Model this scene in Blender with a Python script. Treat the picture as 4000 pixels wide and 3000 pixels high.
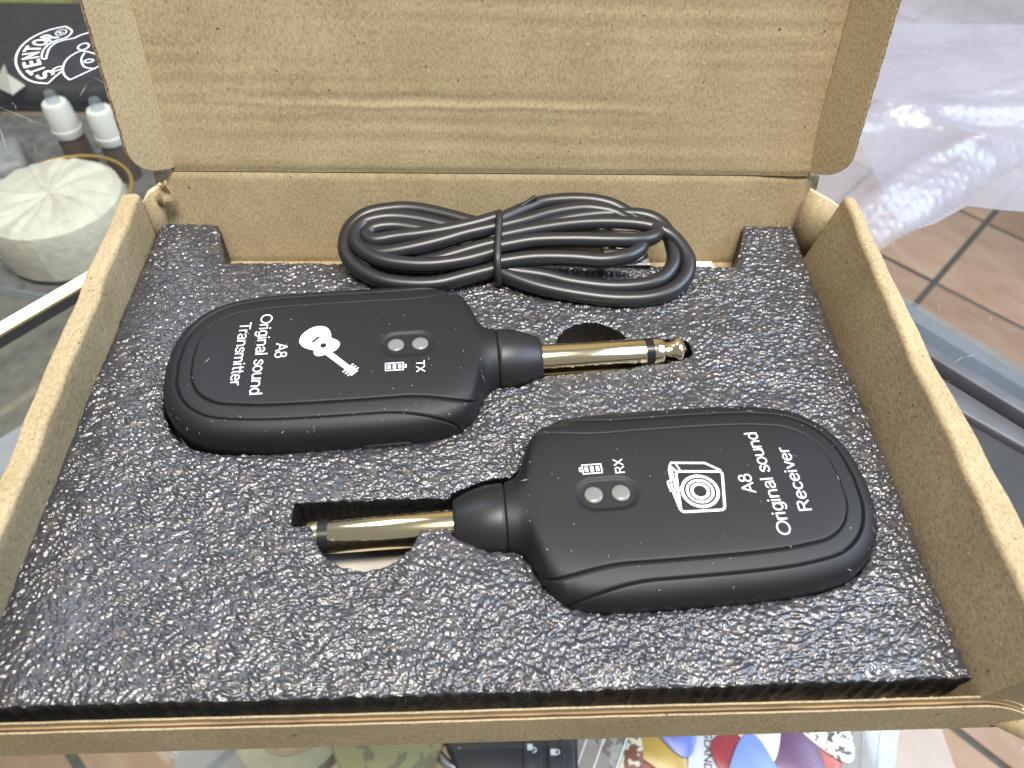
import bpy, bmesh, math, random
import numpy as np
from mathutils import Matrix, Vector
from mathutils.geometry import tessellate_polygon

# ------------------------------------------------------------------ camera, world, lamps
for o in list(bpy.data.objects):
    bpy.data.objects.remove(o)
sc = bpy.context.scene
COL = sc.collection
S = 0.001                      # everything below is measured in millimetres
FZ = 12.1                      # height of the foam's top above the glass counter
rng = np.random.default_rng(7)
random.seed(7)

cam_d = bpy.data.cameras.new('camera')
cam_d.sensor_width = 36.0
cam_d.lens = 36.0 * 2850 / 4000
cam_d.clip_start = 0.005
cam_d.clip_end = 20
cam_d.dof.use_dof = True
cam_d.dof.focus_distance = 0.150
cam_d.dof.aperture_fstop = 30
cam = bpy.data.objects.new('camera', cam_d)
COL.objects.link(cam)
R_ = Vector((0.99948953, -0.02130521, 0.02380683))
U_ = Vector((0.00182297, 0.78199185, 0.62328599))
W_ = Vector((0.03189599, 0.62292442, -0.7816315))
CAMP = Vector((1.0927, -32.4018, 113.8462 + FZ))
m = Matrix((R_, U_, -W_)).transposed().to_4x4()
m.translation = CAMP * S
cam.matrix_world = m
sc.camera = cam

w = bpy.data.worlds.new('World')
sc.world = w
w.use_nodes = True
w.node_tree.nodes['Background'].inputs[0].default_value = (0.86, 0.92, 1.0, 1)
w.node_tree.nodes['Background'].inputs[1].default_value = 0.29

def area(name, loc, target, sx, sy, power, color):
    d = bpy.data.lights.new(name, 'AREA')
    d.shape = 'RECTANGLE'; d.size = sx; d.size_y = sy
    d.energy = power; d.color = color
    o = bpy.data.objects.new(name, d); COL.objects.link(o)
    o.location = loc
    o.rotation_euler = (Vector(target) - Vector(loc)).to_track_quat('-Z', 'Y').to_euler()
    return o
area('window_daylight', (0.95, 0.02, 0.85), (0.02, 0.06, 0.0), 0.8, 0.5, 18.0, (0.60, 0.76, 1.0))
area('ceiling_lamp', (0.10, -0.17, 1.30), (0.0, 0.05, 0.0), 0.6, 0.22, 33.0, (1.0, 0.95, 0.87))

area('sheen_light', (-0.58, 0.55, 0.90), (-0.04, 0.03, 0.0), 0.45, 0.35, 4.0, (0.70, 0.80, 1.0))  # added cool light out of view, gives the near left foam its sheen

sc.view_settings.view_transform = 'Standard'
sc.view_settings.look = 'None'
sc.view_settings.gamma = 1.0
sc.view_settings.use_curve_mapping = False
sc.view_settings.exposure = 0.0
sc.render.engine = 'CYCLES'
sc.cycles.max_bounces = 10
sc.cycles.transparent_max_bounces = 24
sc.cycles.caustics_reflective = False
sc.cycles.caustics_refractive = False

# ------------------------------------------------------------------ materials
def newmat(name):
    m = bpy.data.materials.new(name); m.use_nodes = True
    nt = m.node_tree
    b = nt.nodes['Principled BSDF']
    return m, nt, b

def link(nt, a, b): nt.links.new(a, b)

def coords(nt, sx=1.0, sy=1.0, sz=1.0):
    tc = nt.nodes.new('ShaderNodeTexCoord'); mp = nt.nodes.new('ShaderNodeMapping')
    mp.inputs['Scale'].default_value = (1000 * sx, 1000 * sy, 1000 * sz)
    link(nt, tc.outputs['Object'], mp.inputs[0])
    return mp.outputs[0]

def noise(nt, vec, scale, detail=2, rough=0.5):
    n = nt.nodes.new('ShaderNodeTexNoise'); n.inputs['Scale'].default_value = scale
    n.inputs['Detail'].default_value = detail; n.inputs['Roughness'].default_value = rough
    link(nt, vec, n.inputs['Vector']); return n.outputs[0]

def ramp(nt, fac, pts):
    r = nt.nodes.new('ShaderNodeValToRGB'); e = r.color_ramp.elements
    while len(e) < len(pts): e.new(0.5)
    for i, (p, c) in enumerate(pts):
        e[i].position = p; e[i].color = (*c, 1) if len(c) == 3 else c
    link(nt, fac, r.inputs[0]); return r.outputs[0]

def mixc(nt, a, b, fac, mode='MIX'):
    n = nt.nodes.new('ShaderNodeMix'); n.data_type = 'RGBA'; n.blend_type = mode
    if hasattr(fac, 'is_linked') or hasattr(fac, 'links'): link(nt, fac, n.inputs[0])
    else: n.inputs[0].default_value = fac
    for v, s in ((a, n.inputs[6]), (b, n.inputs[7])):
        if isinstance(v, tuple): s.default_value = (*v, 1)
        else: link(nt, v, s)
    return n.outputs[2]

def bump(nt, b, height, strength, dist):
    n = nt.nodes.new('ShaderNodeBump'); n.inputs['Strength'].default_value = strength
    n.inputs['Distance'].default_value = dist * S
    link(nt, height, n.inputs['Height']); link(nt, n.outputs[0], b.inputs['Normal'])
    return n

def plain(name, col, rough=0.5, metal=0.0, spec=0.5, nscale=None, nstr=0.2, ndist=0.1, vary=0.0, coat=0.0):
    m, nt, b = newmat(name)
    b.inputs['Base Color'].default_value = (*col, 1)
    b.inputs['Roughness'].default_value = rough
    b.inputs['Metallic'].default_value = metal
    b.inputs['Specular IOR Level'].default_value = spec
    b.inputs['Coat Weight'].default_value = coat
    v = coords(nt)
    if vary:
        n = noise(nt, v, 0.12, 4)
        c2 = tuple(min(1, c * (1 + vary)) for c in col); c1 = tuple(c * (1 - vary) for c in col)
        link(nt, ramp(nt, n, [(0.3, c1), (0.7, c2)]), b.inputs['Base Color'])
    if nscale:
        bump(nt, b, noise(nt, v, nscale, 3), nstr, ndist)
    return m

def cardboard(name, streaks=0.0, tint=(1, 1, 1)):
    m, nt, b = newmat(name)
    t = lambda c: tuple(a * k for a, k in zip(c, tint))
    v = coords(nt)
    big = noise(nt, v, 0.06, 3)
    base = ramp(nt, big, [(0.3, t((0.345, 0.266, 0.150))), (0.7, t((0.415, 0.326, 0.197)))])
    fib = noise(nt, coords(nt, 2.2, 1.1, 1.6), 1.0, 4, 0.75)
    fc = ramp(nt, fib, [(0.28, (0.50, 0.46, 0.40)), (0.5, (0.98, 0.98, 0.97)), (0.72, (1.30, 1.29, 1.25))])
    c = mixc(nt, base, fc, 0.85, 'MULTIPLY')
    fl = noise(nt, v, 0.85, 1)
    fm = ramp(nt, fl, [(0.745, (0, 0, 0)), (0.79, (1, 1, 1))])
    c = mixc(nt, c, (0.10, 0.07, 0.045), fm)
    fl2 = noise(nt, coords(nt, 0.5, 1.6, 1.0), 1.1, 1)
    fm2 = ramp(nt, fl2, [(0.75, (0, 0, 0)), (0.80, (0.8, 0.8, 0.8))])
    c = mixc(nt, c, (0.66, 0.53, 0.35), fm2)
    if streaks:
        st = noise(nt, coords(nt, 0.045, 0.75, 1.0), 1.0, 3, 0.6)
        sm = ramp(nt, st, [(0.56, (0, 0, 0)), (0.72, (streaks, streaks, streaks))])
        c = mixc(nt, c, (0.20, 0.135, 0.07), sm)
        wv = nt.nodes.new('ShaderNodeTexWave'); wv.wave_type = 'BANDS'; wv.bands_direction = 'Y'
        wv.inputs['Scale'].default_value = 0.105; wv.inputs['Distortion'].default_value = 0.6
        link(nt, v, wv.inputs['Vector'])
        wm = ramp(nt, wv.outputs['Fac'], [(0.0, (0.985, 0.985, 0.985)), (1.0, (1.01, 1.01, 1.01))])
        c = mixc(nt, c, wm, 0.9, 'MULTIPLY')
    link(nt, c, b.inputs['Base Color'])
    b.inputs['Roughness'].default_value = 0.78
    b.inputs['Specular IOR Level'].default_value = 0.25
    bump(nt, b, noise(nt, coords(nt, 2.0, 1.2, 1.5), 1.0, 4, 0.7), 0.55, 0.12)
    return m

M_CARD = cardboard('kraft_cardboard')
M_LID = cardboard('kraft_cardboard_lid', 0.16)
M_EDGE = plain('kraft_cut_edge', (0.62, 0.47, 0.31), 0.9, nscale=2.5, nstr=0.5, vary=0.15)
M_FLUTE = plain('kraft_flute', (0.27, 0.17, 0.085), 0.9, nscale=1.5, nstr=0.4, vary=0.3)

def foam_mat():
    m, nt, b = newmat('black_foam')
    v = coords(nt)
    col = ramp(nt, noise(nt, v, 0.5, 3), [(0.35, (0.026, 0.026, 0.031)), (0.55, (0.036, 0.034, 0.038)), (0.75, (0.095, 0.074, 0.060))])
    link(nt, col, b.inputs['Base Color'])
    b.inputs['Roughness'].default_value = 0.35
    b.inputs['Specular IOR Level'].default_value = 0.8
    b.inputs['Coat Weight'].default_value = 0.35
    b.inputs['Coat Roughness'].default_value = 0.16
    vo = nt.nodes.new('ShaderNodeTexVoronoi'); vo.feature = 'SMOOTH_F1'; vo.inputs['Scale'].default_value = 2.9
    vo.inputs['Smoothness'].default_value = 0.35
    link(nt, v, vo.inputs['Vector'])
    bump(nt, b, vo.outputs['Distance'], 0.35, -0.12)
    return m
M_FOAM = foam_mat()
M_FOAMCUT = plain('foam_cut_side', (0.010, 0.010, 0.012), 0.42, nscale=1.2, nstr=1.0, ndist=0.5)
M_BLACK = plain('soft_black_plastic', (0.0090, 0.0088, 0.0098), 0.54, spec=0.38, nscale=7.0, nstr=0.10, ndist=0.03)
M_COLLAR = plain('black_rubber_collar', (0.014, 0.0135, 0.014), 0.42, spec=0.45, nscale=7.0, nstr=0.10, ndist=0.03)
M_GAP = plain('dark_gap', (0.003, 0.003, 0.003), 0.8)
M_RING = plain('black_insulator', (0.012, 0.012, 0.014), 0.28)
M_GOLD = plain('gold_plating', (0.97, 0.81, 0.50), 0.15, metal=1.0, nscale=0.8, nstr=0.05, ndist=0.03)
M_WHITEINK = plain('white_print', (0.80, 0.81, 0.86), 0.6)
M_LED = plain('milky_lens', (0.17, 0.17, 0.16), 0.30, spec=0.5, vary=0.25)
M_CABLE = plain('black_cable_jacket', (0.016, 0.0155, 0.017), 0.36, spec=0.55, nscale=1.4, nstr=0.12, ndist=0.06)
M_TIE = plain('black_wire_tie', (0.018, 0.017, 0.017), 0.40)
M_STEEL = plain('plated_steel', (0.72, 0.70, 0.66), 0.22, metal=1.0)
M_PAPER = plain('white_paper', (0.78, 0.78, 0.76), 0.8)
M_DUST = plain('pale_dust', (0.62, 0.60, 0.56), 0.9)
M_ALU = plain('grey_rail', (0.30, 0.31, 0.34), 0.35, metal=0.4, nscale=0.5, nstr=0.1)
M_DARK = plain('black_panel', (0.035, 0.033, 0.034), 0.5, nscale=0.6, nstr=0.25, vary=0.2)
M_FELT = plain('dark_lining', (0.030, 0.027, 0.027), 0.7, nscale=0.3, nstr=0.4, vary=0.35)
M_CAP = plain('white_bottle_plastic', (0.74, 0.74, 0.68), 0.4)
M_GROUT = plain('grey_grout', (0.16, 0.16, 0.145), 0.9, vary=0.2)

def tile_mat():
    m, nt, b = newmat('terracotta_tile')
    v = coords(nt)
    n = noise(nt, coords(nt, 1, 2.2, 1), 0.010, 5, 0.6)
    c = ramp(nt, n, [(0.25, (0.58, 0.36, 0.245)), (0.5, (0.70, 0.48, 0.345)), (0.75, (0.78, 0.60, 0.46))])
    oi = nt.nodes.new('ShaderNodeObjectInfo')
    c = mixc(nt, c, ramp(nt, oi.outputs['Random'], [(0, (0.78, 0.72, 0.66)), (1, (1.12, 1.08, 1.05))]), 1.0, 'MULTIPLY')
    link(nt, c, b.inputs['Base Color']); b.inputs['Roughness'].default_value = 0.45
    return m
M_TILE = tile_mat()

def glass_mat(name, tint, rough=0.0, haze=0.0, hazecol=(0.8, 0.85, 0.9), boost=0.0):
    m = bpy.data.materials.new(name); m.use_nodes = True
    nt = m.node_tree; nt.nodes.clear()
    out = nt.nodes.new('ShaderNodeOutputMaterial')
    tr = nt.nodes.new('ShaderNodeBsdfTransparent'); tr.inputs[0].default_value = (*tint, 1)
    gl = nt.nodes.new('ShaderNodeBsdfGlossy'); gl.inputs['Roughness'].default_value = rough
    fr = nt.nodes.new('ShaderNodeFresnel'); fr.inputs[0].default_value = 1.5
    mx = nt.nodes.new('ShaderNodeMixShader')
    geo = nt.nodes.new('ShaderNodeNewGeometry'); iv = nt.nodes.new('ShaderNodeMath'); iv.operation = 'SUBTRACT'; iv.inputs[0].default_value = 1.0
    link(nt, geo.outputs['Backfacing'], iv.inputs[1])
    ml = nt.nodes.new('ShaderNodeMath'); ml.operation = 'MULTIPLY'; link(nt, fr.outputs[0], ml.inputs[0]); link(nt, iv.outputs[0], ml.inputs[1])
    fac = ml.outputs[0]
    if boost:
        ad = nt.nodes.new('ShaderNodeMath'); ad.operation = 'ADD'; ad.inputs[1].default_value = boost; ad.use_clamp = True
        link(nt, fac, ad.inputs[0]); fac = ad.outputs[0]
    link(nt, fac, mx.inputs[0]); link(nt, tr.outputs[0], mx.inputs[1]); link(nt, gl.outputs[0], mx.inputs[2])
    last = mx.outputs[0]
    if haze:
        df = nt.nodes.new('ShaderNodeBsdfDiffuse'); df.inputs[0].default_value = (*hazecol, 1)
        ts = nt.nodes.new('ShaderNodeBsdfTranslucent'); ts.inputs[0].default_value = (*hazecol, 1)
        a = nt.nodes.new('ShaderNodeMixShader'); a.inputs[0].default_value = 0.5
        link(nt, df.outputs[0], a.inputs[1]); link(nt, ts.outputs[0], a.inputs[2])
        m2 = nt.nodes.new('ShaderNodeMixShader')
        tc = coords(nt)
        nz = noise(nt, tc, 0.035, 4, 0.6)
        rr = ramp(nt, nz, [(0.3, (haze * 0.7,) * 3), (0.7, (min(1, haze * 1.3),) * 3)])
        link(nt, rr, m2.inputs[0]); link(nt, last, m2.inputs[1]); link(nt, a.outputs[0], m2.inputs[2])
        last = m2.outputs[0]
    link(nt, last, out.inputs[0])
    return m
M_GLASS = glass_mat('counter_glass', (0.975, 0.982, 0.972))
M_SHELF = glass_mat('shelf_glass', (0.95, 0.965, 0.945))
M_ACRYL = glass_mat('clear_acrylic', (0.86, 0.90, 0.92), 0.08, 0.16, (0.75, 0.80, 0.86), 0.06)
M_BAG = glass_mat('milky_bubble_film', (0.95, 0.95, 0.97), 0.32, 0.44, (0.60, 0.59, 0.65), 0.05)

# ------------------------------------------------------------------ object helpers
def thing(name, loc, label, cat, rotz=0.0, group=None, kind=None):
    o = bpy.data.objects.new(name, None); COL.objects.link(o)
    o.empty_display_size = 0.01
    o.location = Vector(loc) * S; o.rotation_euler = (0, 0, rotz)
    if label: o['label'] = label
    if cat: o['category'] = cat
    if group: o['group'] = group
    if kind: o['kind'] = kind
    return o

def tag(o, label, cat, group=None):
    o['label'] = label; o['category'] = cat
    if group: o['group'] = group
    return o

def mesh(name, V, F, mat, parent=None, smooth=False, world=False, matrix=None, sharp=None):
    V = np.asarray(V, float)
    if world and parent is not None and matrix is None:
        V = V - np.array(parent.location) / S
    me = bpy.data.meshes.new(name)
    if isinstance(F, np.ndarray):
        nf, k = F.shape
        me.vertices.add(len(V)); me.vertices.foreach_set('co', (V * S).astype(np.float32).ravel())
        me.loops.add(nf * k); me.loops.foreach_set('vertex_index', F.astype(np.int32).ravel())
        me.polygons.add(nf)
        me.polygons.foreach_set('loop_start', np.arange(0, nf * k, k, dtype=np.int32))
        me.polygons.foreach_set('loop_total', np.full(nf, k, dtype=np.int32))
        me.update(calc_edges=True); me.validate()
    else:
        me.from_pydata((V * S).tolist(), [], F); me.update()
    mats = mat if isinstance(mat, (list, tuple)) else [mat]
    for mm in mats: me.materials.append(mm)
    if smooth:
        me.polygons.foreach_set('use_smooth', [True] * len(me.polygons))
        if sharp: me.set_sharp_from_angle(angle=math.radians(sharp))
    o = bpy.data.objects.new(name, me); COL.objects.link(o)
    if parent is not None: o.parent = parent
    if matrix is not None:
        mm = matrix.copy(); mm.translation = mm.translation * S
        if world and parent is not None: mm.translation -= parent.location
        o.matrix_local = mm
    return o

def box(x0, x1, y0, y1, z0, z1):
    V = [(x, y, z) for z in (z0, z1) for y in (y0, y1) for x in (x0, x1)]
    F = [(0, 2, 3, 1), (4, 5, 7, 6), (0, 1, 5, 4), (2, 6, 7, 3), (0, 4, 6, 2), (1, 3, 7, 5)]
    return V, F

def add(*parts):
    V, F = [], []
    for v, f in parts:
        n = len(V); V += [tuple(p) for p in v]; F += [tuple(i + n for i in q) for q in f]
    return V, F

def prism(poly, z0, z1):
    n = len(poly)
    V = [(x, y, z0) for x, y in poly] + [(x, y, z1) for x, y in poly]
    F = [tuple(reversed(range(n))), tuple(range(n, 2 * n))]
    F += [(i, (i + 1) % n, n + (i + 1) % n, n + i) for i in range(n)]
    return V, F

def bevel(o, wdt, seg=2, ang=35):
    b = o.modifiers.new('bevel', 'BEVEL'); b.width = wdt * S; b.segments = seg
    b.limit_method = 'ANGLE'; b.angle_limit = math.radians(ang)
    o.data.polygons.foreach_set('use_smooth', [True] * len(o.data.polygons))
    return o

def catmull(P, n=8, closed=False):
    P = [np.array(p, float) for p in P]; out = []
    N = len(P)
    for i in range(N if closed else N - 1):
        p1, p2 = P[i], P[(i + 1) % N]
        p0 = P[i - 1] if (i > 0 or closed) else 2 * p1 - p2
        p3 = P[(i + 2) % N] if (i + 2 < N or closed) else 2 * p2 - p1
        for k in range(n):
            t = k / n
            out.append(0.5 * (2 * p1 + (p2 - p0) * t + (2 * p0 - 5 * p1 + 4 * p2 - p3) * t * t + (3 * p1 - p0 - 3 * p2 + p3) * t ** 3))
    if not closed: out.append(P[-1])
    return np.array(out)

def tube(path, r, sides=12, closed=False):
    path = np.asarray(path, float); n = len(path)
    tan = np.gradient(path, axis=0) if not closed else np.roll(path, -1, 0) - np.roll(path, 1, 0)
    tan /= np.linalg.norm(tan, axis=1)[:, None] + 1e-9
    up = np.array([0.0, 0, 1]) if abs(tan[0][2]) < 0.9 else np.array([1.0, 0, 0])
    V, F = [], []
    u = up - tan[0] * (up @ tan[0]); u /= np.linalg.norm(u)
    rr = np.broadcast_to(r, (n,))
    for i in range(n):
        u = u - tan[i] * (u @ tan[i]); u /= np.linalg.norm(u) + 1e-9
        b = np.cross(tan[i], u)
        for k in range(sides):
            a = 2 * math.pi * k / sides
            V.append(path[i] + rr[i] * (math.cos(a) * u + math.sin(a) * b))
    for i in range(n if closed else n - 1):
        j = (i + 1) % n
        for k in range(sides):
            k2 = (k + 1) % sides
            F.append((i * sides + k, i * sides + k2, j * sides + k2, j * sides + k))
    if not closed:
        F.append(tuple(reversed(range(sides)))); F.append(tuple(range((n - 1) * sides, n * sides)))
    return V, F

def lathe(prof, sides=48, axis='x'):
    V, F = [], []
    for a, r in prof:
        for k in range(sides):
            t = 2 * math.pi * k / sides
            c, s = r * math.cos(t), r * math.sin(t)
            V.append((a, c, s) if axis == 'x' else (c, s, a))
    n = len(prof)
    for i in range(n - 1):
        for k in range(sides):
            k2 = (k + 1) % sides
            F.append((i * sides + k, (i + 1) * sides + k, (i + 1) * sides + k2, i * sides + k2) if axis == 'x' else (i * sides + k, i * sides + k2, (i + 1) * sides + k2, (i + 1) * sides + k))
    F.append(tuple(range(sides)) if axis == 'x' else tuple(reversed(range(sides))))
    e = tuple(range((n - 1) * sides, n * sides)); F.append(tuple(reversed(e)) if axis == 'x' else e)
    return V, F

def flat_poly(loops, z=0.0):
    P = [[Vector((x, y, 0)) for x, y in L] for L in loops]
    tris = tessellate_polygon(P)
    V = [(p.x, p.y, z) for L in P for p in L]
    return V, [tuple(t) for t in tris]

def stroke(path, wd, closed=False, z=0.0):
    p = np.asarray(path, float); n = len(p)
    if closed: t = np.roll(p, -1, 0) - np.roll(p, 1, 0)
    else: t = np.gradient(p, axis=0)
    t /= np.linalg.norm(t, axis=1)[:, None] + 1e-9
    nn = np.stack([-t[:, 1], t[:, 0]], 1) * wd / 2
    V = [(*q, z) for q in p + nn] + [(*q, z) for q in p - nn]
    F = [(i, (i + 1) % n, n + (i + 1) % n, n + i) for i in range(n if closed else n - 1)]
    return V, [tuple(reversed(f)) for f in F]

def text_mesh(s, bold=False):
    cu = bpy.data.curves.new('t', 'FONT'); cu.body = s; cu.resolution_u = 4
    if bold: cu.offset = 0.018
    o = bpy.data.objects.new('t', cu); COL.objects.link(o)
    dg = bpy.context.evaluated_depsgraph_get()
    me = bpy.data.meshes.new_from_object(o.evaluated_get(dg))
    V = np.array([v.co[:] for v in me.vertices]); F = [tuple(p.vertices) for p in me.polygons]
    bpy.data.objects.remove(o); bpy.data.meshes.remove(me)
    return V, F

def text_fit(s, width, height, bold=False):
    """letters centred on the origin, width along x and height (of the tallest letter) along y"""
    V, F = text_mesh(s, bold)
    ref = text_mesh('A', bold)[0]
    cap = ref[:, 1].max() - ref[:, 1].min()
    V[:, 0] = (V[:, 0] - V[:, 0].min()) / (V[:, 0].max() - V[:, 0].min()) * width - width / 2
    V[:, 1] = V[:, 1] / cap * height - height / 2
    return V, F

# ------------------------------------------------------------------ floor far below, seen through the glass
ZF = -900.0
floor = bpy.data.objects.new('floor', None); COL.objects.link(floor); floor['kind'] = 'structure'
floor.location = (0, 0.7, ZF * S)
mesh('grout_bed', *box(-3000, 3000, -2500, 3500, -30, -6), M_GROUT, floor)
tv, tf = box(-131, 131, -131, 131, -6, 0)
tile0 = None
t_sz = 273.0
e1 = np.array([0.7071, -0.7071]); e2 = np.array([0.7071, 0.7071])
c0 = np.array([922.7, 1053.8 - 700])
def in_view(x, y, z, mar=260):
    d = Vector((x, y, z)) - CAMP
    zc = d.dot(W_)
    if zc < 10: return False
    px = 2000 + 2850 * d.dot(R_) / zc; py = 1500 - 2850 * d.dot(U_) / zc
    return -mar * 2.2 < px < 4000 + mar * 2.2 and -mar * 2.2 < py < 3000 + mar * 2.2
for i in range(-9, 9):
    for j in range(-12, 9):
        p = c0 + e1 * (i + 0.5) * t_sz + e2 * (j + 0.5) * t_sz
        if not in_view(p[0], p[1] + 700, ZF): continue
        if tile0 is None:
            tile0 = o = bevel(mesh('tile', tv, tf, M_TILE, floor), 2.0)
        else:
            o = tile0.copy(); COL.objects.link(o)
        o.location = (p[0] * S, p[1] * S, random.uniform(-1, 1) * S); o.rotation_euler = (0, 0, math.radians(-45))

# ------------------------------------------------------------------ display case
case = thing('display_case', (0, 200, -900), 'glass shop display case carrying the cardboard box on its top pane', 'display case')
mesh('top_pane', *box(-700, 700, -500, 900, -8, 0), M_GLASS, case, world=True)
mesh('shelf_pane', *box(-700, 215, -300, 900, -247, -241), M_SHELF, case, world=True)
def bar(p, q, wd, z0, z1):
    p, q = np.array(p, float), np.array(q, float); d = (q - p) / np.linalg.norm(q - p); n = np.array([-d[1], d[0]])
    poly = [p, q, q + n * wd, p + n * wd]
    return prism([tuple(a) for a in poly], z0, z1)
M_RAIL = plain('grey_case_edge', (0.115, 0.115, 0.135), 0.45, nscale=0.4, nstr=0.15, vary=0.12)
bevel(mesh('rail', *prism([(98, 179), (190, 64), (190, 36), (90, 131)], -46, -38), M_RAIL, case, world=True), 1.0)
bevel(mesh('rail', *prism([(104, 141), (192, 41), (189, 38), (101, 138)], -37.9, -33), M_RAIL, case, world=True), 0.6)
mesh('rail_cover', *prism([(120, 139), (190, 57), (184, 52), (114, 134)], -37.8, -31), M_ACRYL, case, world=True)
mesh('inner_panel', *prism([(90, 130.6), (165, 58.6), (165, 25), (60, 25), (60, 130.6)], -46, -40), M_DARK, case, world=True)
sc_parts = []
def scratch(x, y, ang, ln, wd=0.12):
    d = np.array([math.cos(ang), math.sin(ang)]) * ln / 2; n = np.array([-d[1], d[0]]) / ln * wd
    c = np.array([x, y]); q = [c - d, c + n, c + d, c - n]
    return [(*a, 0.05) for a in q], [(3, 2, 1, 0)]
for k in range(46):
    sc_parts.append(scratch(rng.uniform(-160, -86), rng.uniform(40, 190), rng.normal(-0.55, 0.5) if k % 3 else rng.uniform(0, 3.1), rng.exponential(7) + 1.5, rng.uniform(0.04, 0.11)))
for k in range(16):
    sc_parts.append(scratch(rng.uniform(90, 140), rng.uniform(30, 100), rng.uniform(0, 3.1), rng.exponential(4) + 1, rng.uniform(0.03, 0.08)))
o = mesh('scratches', *add(*sc_parts), M_DUST, case, world=True); o['kind'] = 'stuff'

# emissive strip added in place of light reflected off a glass edge
lm, lnt, lb = newmat('streak_glow')
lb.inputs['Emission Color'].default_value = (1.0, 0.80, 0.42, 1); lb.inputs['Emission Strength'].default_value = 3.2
streak = thing('glow_streak', (-155, 152, -64), 'glowing warm white stand-in for a reflected lamp inside the display case', 'streak')
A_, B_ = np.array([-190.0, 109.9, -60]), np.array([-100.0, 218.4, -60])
mesh('tube', *tube(np.linspace(A_, B_, 12), 1.7, 14), lm, streak, smooth=True, world=True)
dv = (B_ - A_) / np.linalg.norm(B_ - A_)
mesh('streak_backing', *bar(A_[:2] + np.array([1.2, -1.0]), B_[:2] + np.array([1.2, -1.0]), 3.0, -66, -61.9), M_DARK, streak, world=True)

# ------------------------------------------------------------------ cardboard box
BX = thing('cardboard_box', (0, 55, 0), 'opened kraft cardboard mailer box with raised lid on the glass counter', 'box')
FL = 1.6                                  # top of the box floor
mesh('base', *box(-81, 86, -1.6, 110.6, 0, FL), M_CARD, BX, world=True)

def loft_wall(name, sections, cap=True):
    n = len(sections[0]); V = [p for s in sections for p in s]; F = []
    for i in range(len(sections) - 1):
        for k in range(n):
            k2 = (k + 1) % n
            F.append((i * n + k, i * n + k2, (i + 1) * n + k2, (i + 1) * n + k))
    F.append(tuple(reversed(range(n)))); F.append(tuple(range((len(sections) - 1) * n, len(sections) * n)))
    return mesh(name, V, F, M_CARD, BX, smooth=True, world=True, sharp=50)

def wall_section(y, xb, xi, xo, xob, zt, flip, rr=1.1, shear=0.0):
    """cross section of a rolled side wall: inner foot, inner rim (rounded), outer rim (rounded), outer foot"""
    pts = [(xb, FL)]
    for k in range(6):
        pts.append((xb + (xi - xb) * (k + 1) / 7, FL + (zt - rr - FL) * (k + 1) / 7))
    sgn = 1 if xo > xi else -1
    for a in np.linspace(math.pi, math.pi / 2, 7):
        pts.append((xi + sgn * (rr + rr * math.cos(a)), zt - rr + rr * math.sin(a)))
    for a in np.linspace(math.pi / 2, 0, 5):
        pts.append((xo - sgn * (0.6 - 0.6 * math.cos(a)), zt - 0.35 - 0.6 + 0.6 * math.sin(a)))
    pts.append((xob, 0.0)); pts.append((xob - sgn * 1.6, 0.0)); pts.append((xb + sgn * 0.3, 0.02))
    P = [(x, y + shear * (1 - z / zt), z) for x, z in pts]
    return P if flip else P[::-1]

def stations(rows, flip, shear_end):
    ys = np.array([r[0] for r in rows]); out = []
    yy = np.linspace(ys[0], ys[-1], 40)
    for y in yy:
        v = [np.interp(y, ys, [r[k] for r in rows]) for k in range(1, 6)]
        wob = 0.18 * math.sin(y * 0.21) + 0.12 * math.sin(y * 0.53 + 1)
        sh = shear_end * max(0, (y - ys[-1] + 6) / 6)
        out.append(wall_section(y, v[0], v[1] + wob, v[2] + wob * 0.8, v[3], v[4] + 0.12 * math.sin(y * 0.33), flip, shear=sh))
    return out
# rows: y, inner foot x, inner rim x, outer rim x, outer foot x, rim height
loft_wall('side_wall', stations([(-1.2, -76.6, -73.9, -77.6, -80.0, FZ + 10), (21, -76.8, -73.9, -78.1, -80.6, FZ + 10), (60, -77.0, -75.6, -80.0, -82.0, FZ + 10), (105.5, -77.4, -77.7, -81.8, -83.4, FZ + 10)], True, -2.5))
loft_wall('side_wall', stations([(-1.6, 75.6, 80.0, 86.3, 87.2, FZ + 11.6), (21, 75.9, 80.1, 85.9, 87.2, FZ + 12), (60, 76.2, 80.2, 84.4, 86.6, FZ + 12), (103.2, 76.9, 82.2, 85.2, 87.0, FZ + 12)], False, -2.5))

# sheets with real liners and flutes
def grid_sheet(wd, h, nx, ny, fz, t=1.5):
    """front liner as a displaced grid, local x across, y up, front faces +z"""
    xs = np.linspace(-wd / 2, wd / 2, nx); ys = np.linspace(0, h, ny)
    X, Y = np.meshgrid(xs, ys); Z = fz(X, Y)
    V = np.stack([X, Y, Z], -1).reshape(-1, 3)
    idx = np.arange(nx * ny).reshape(ny, nx)
    F = np.stack([idx[:-1, :-1], idx[:-1, 1:], idx[1:, 1:], idx[1:, :-1]], -1).reshape(-1, 4)
    # back and rim
    n = len(V); V2 = V.copy(); V2[:, 2] = V2[:, 2] - t
    F2 = F[:, ::-1] + n
    loop = np.concatenate([idx[0, :], idx[1:, -1], idx[-1, -2::-1], idx[-2:0:-1, 0]])
    nx_ = np.roll(loop, -1)
    F3 = np.stack([loop, loop + n, nx_ + n, nx_], -1)
    return np.concatenate([V, V2]), np.concatenate([F, F2, F3])

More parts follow.
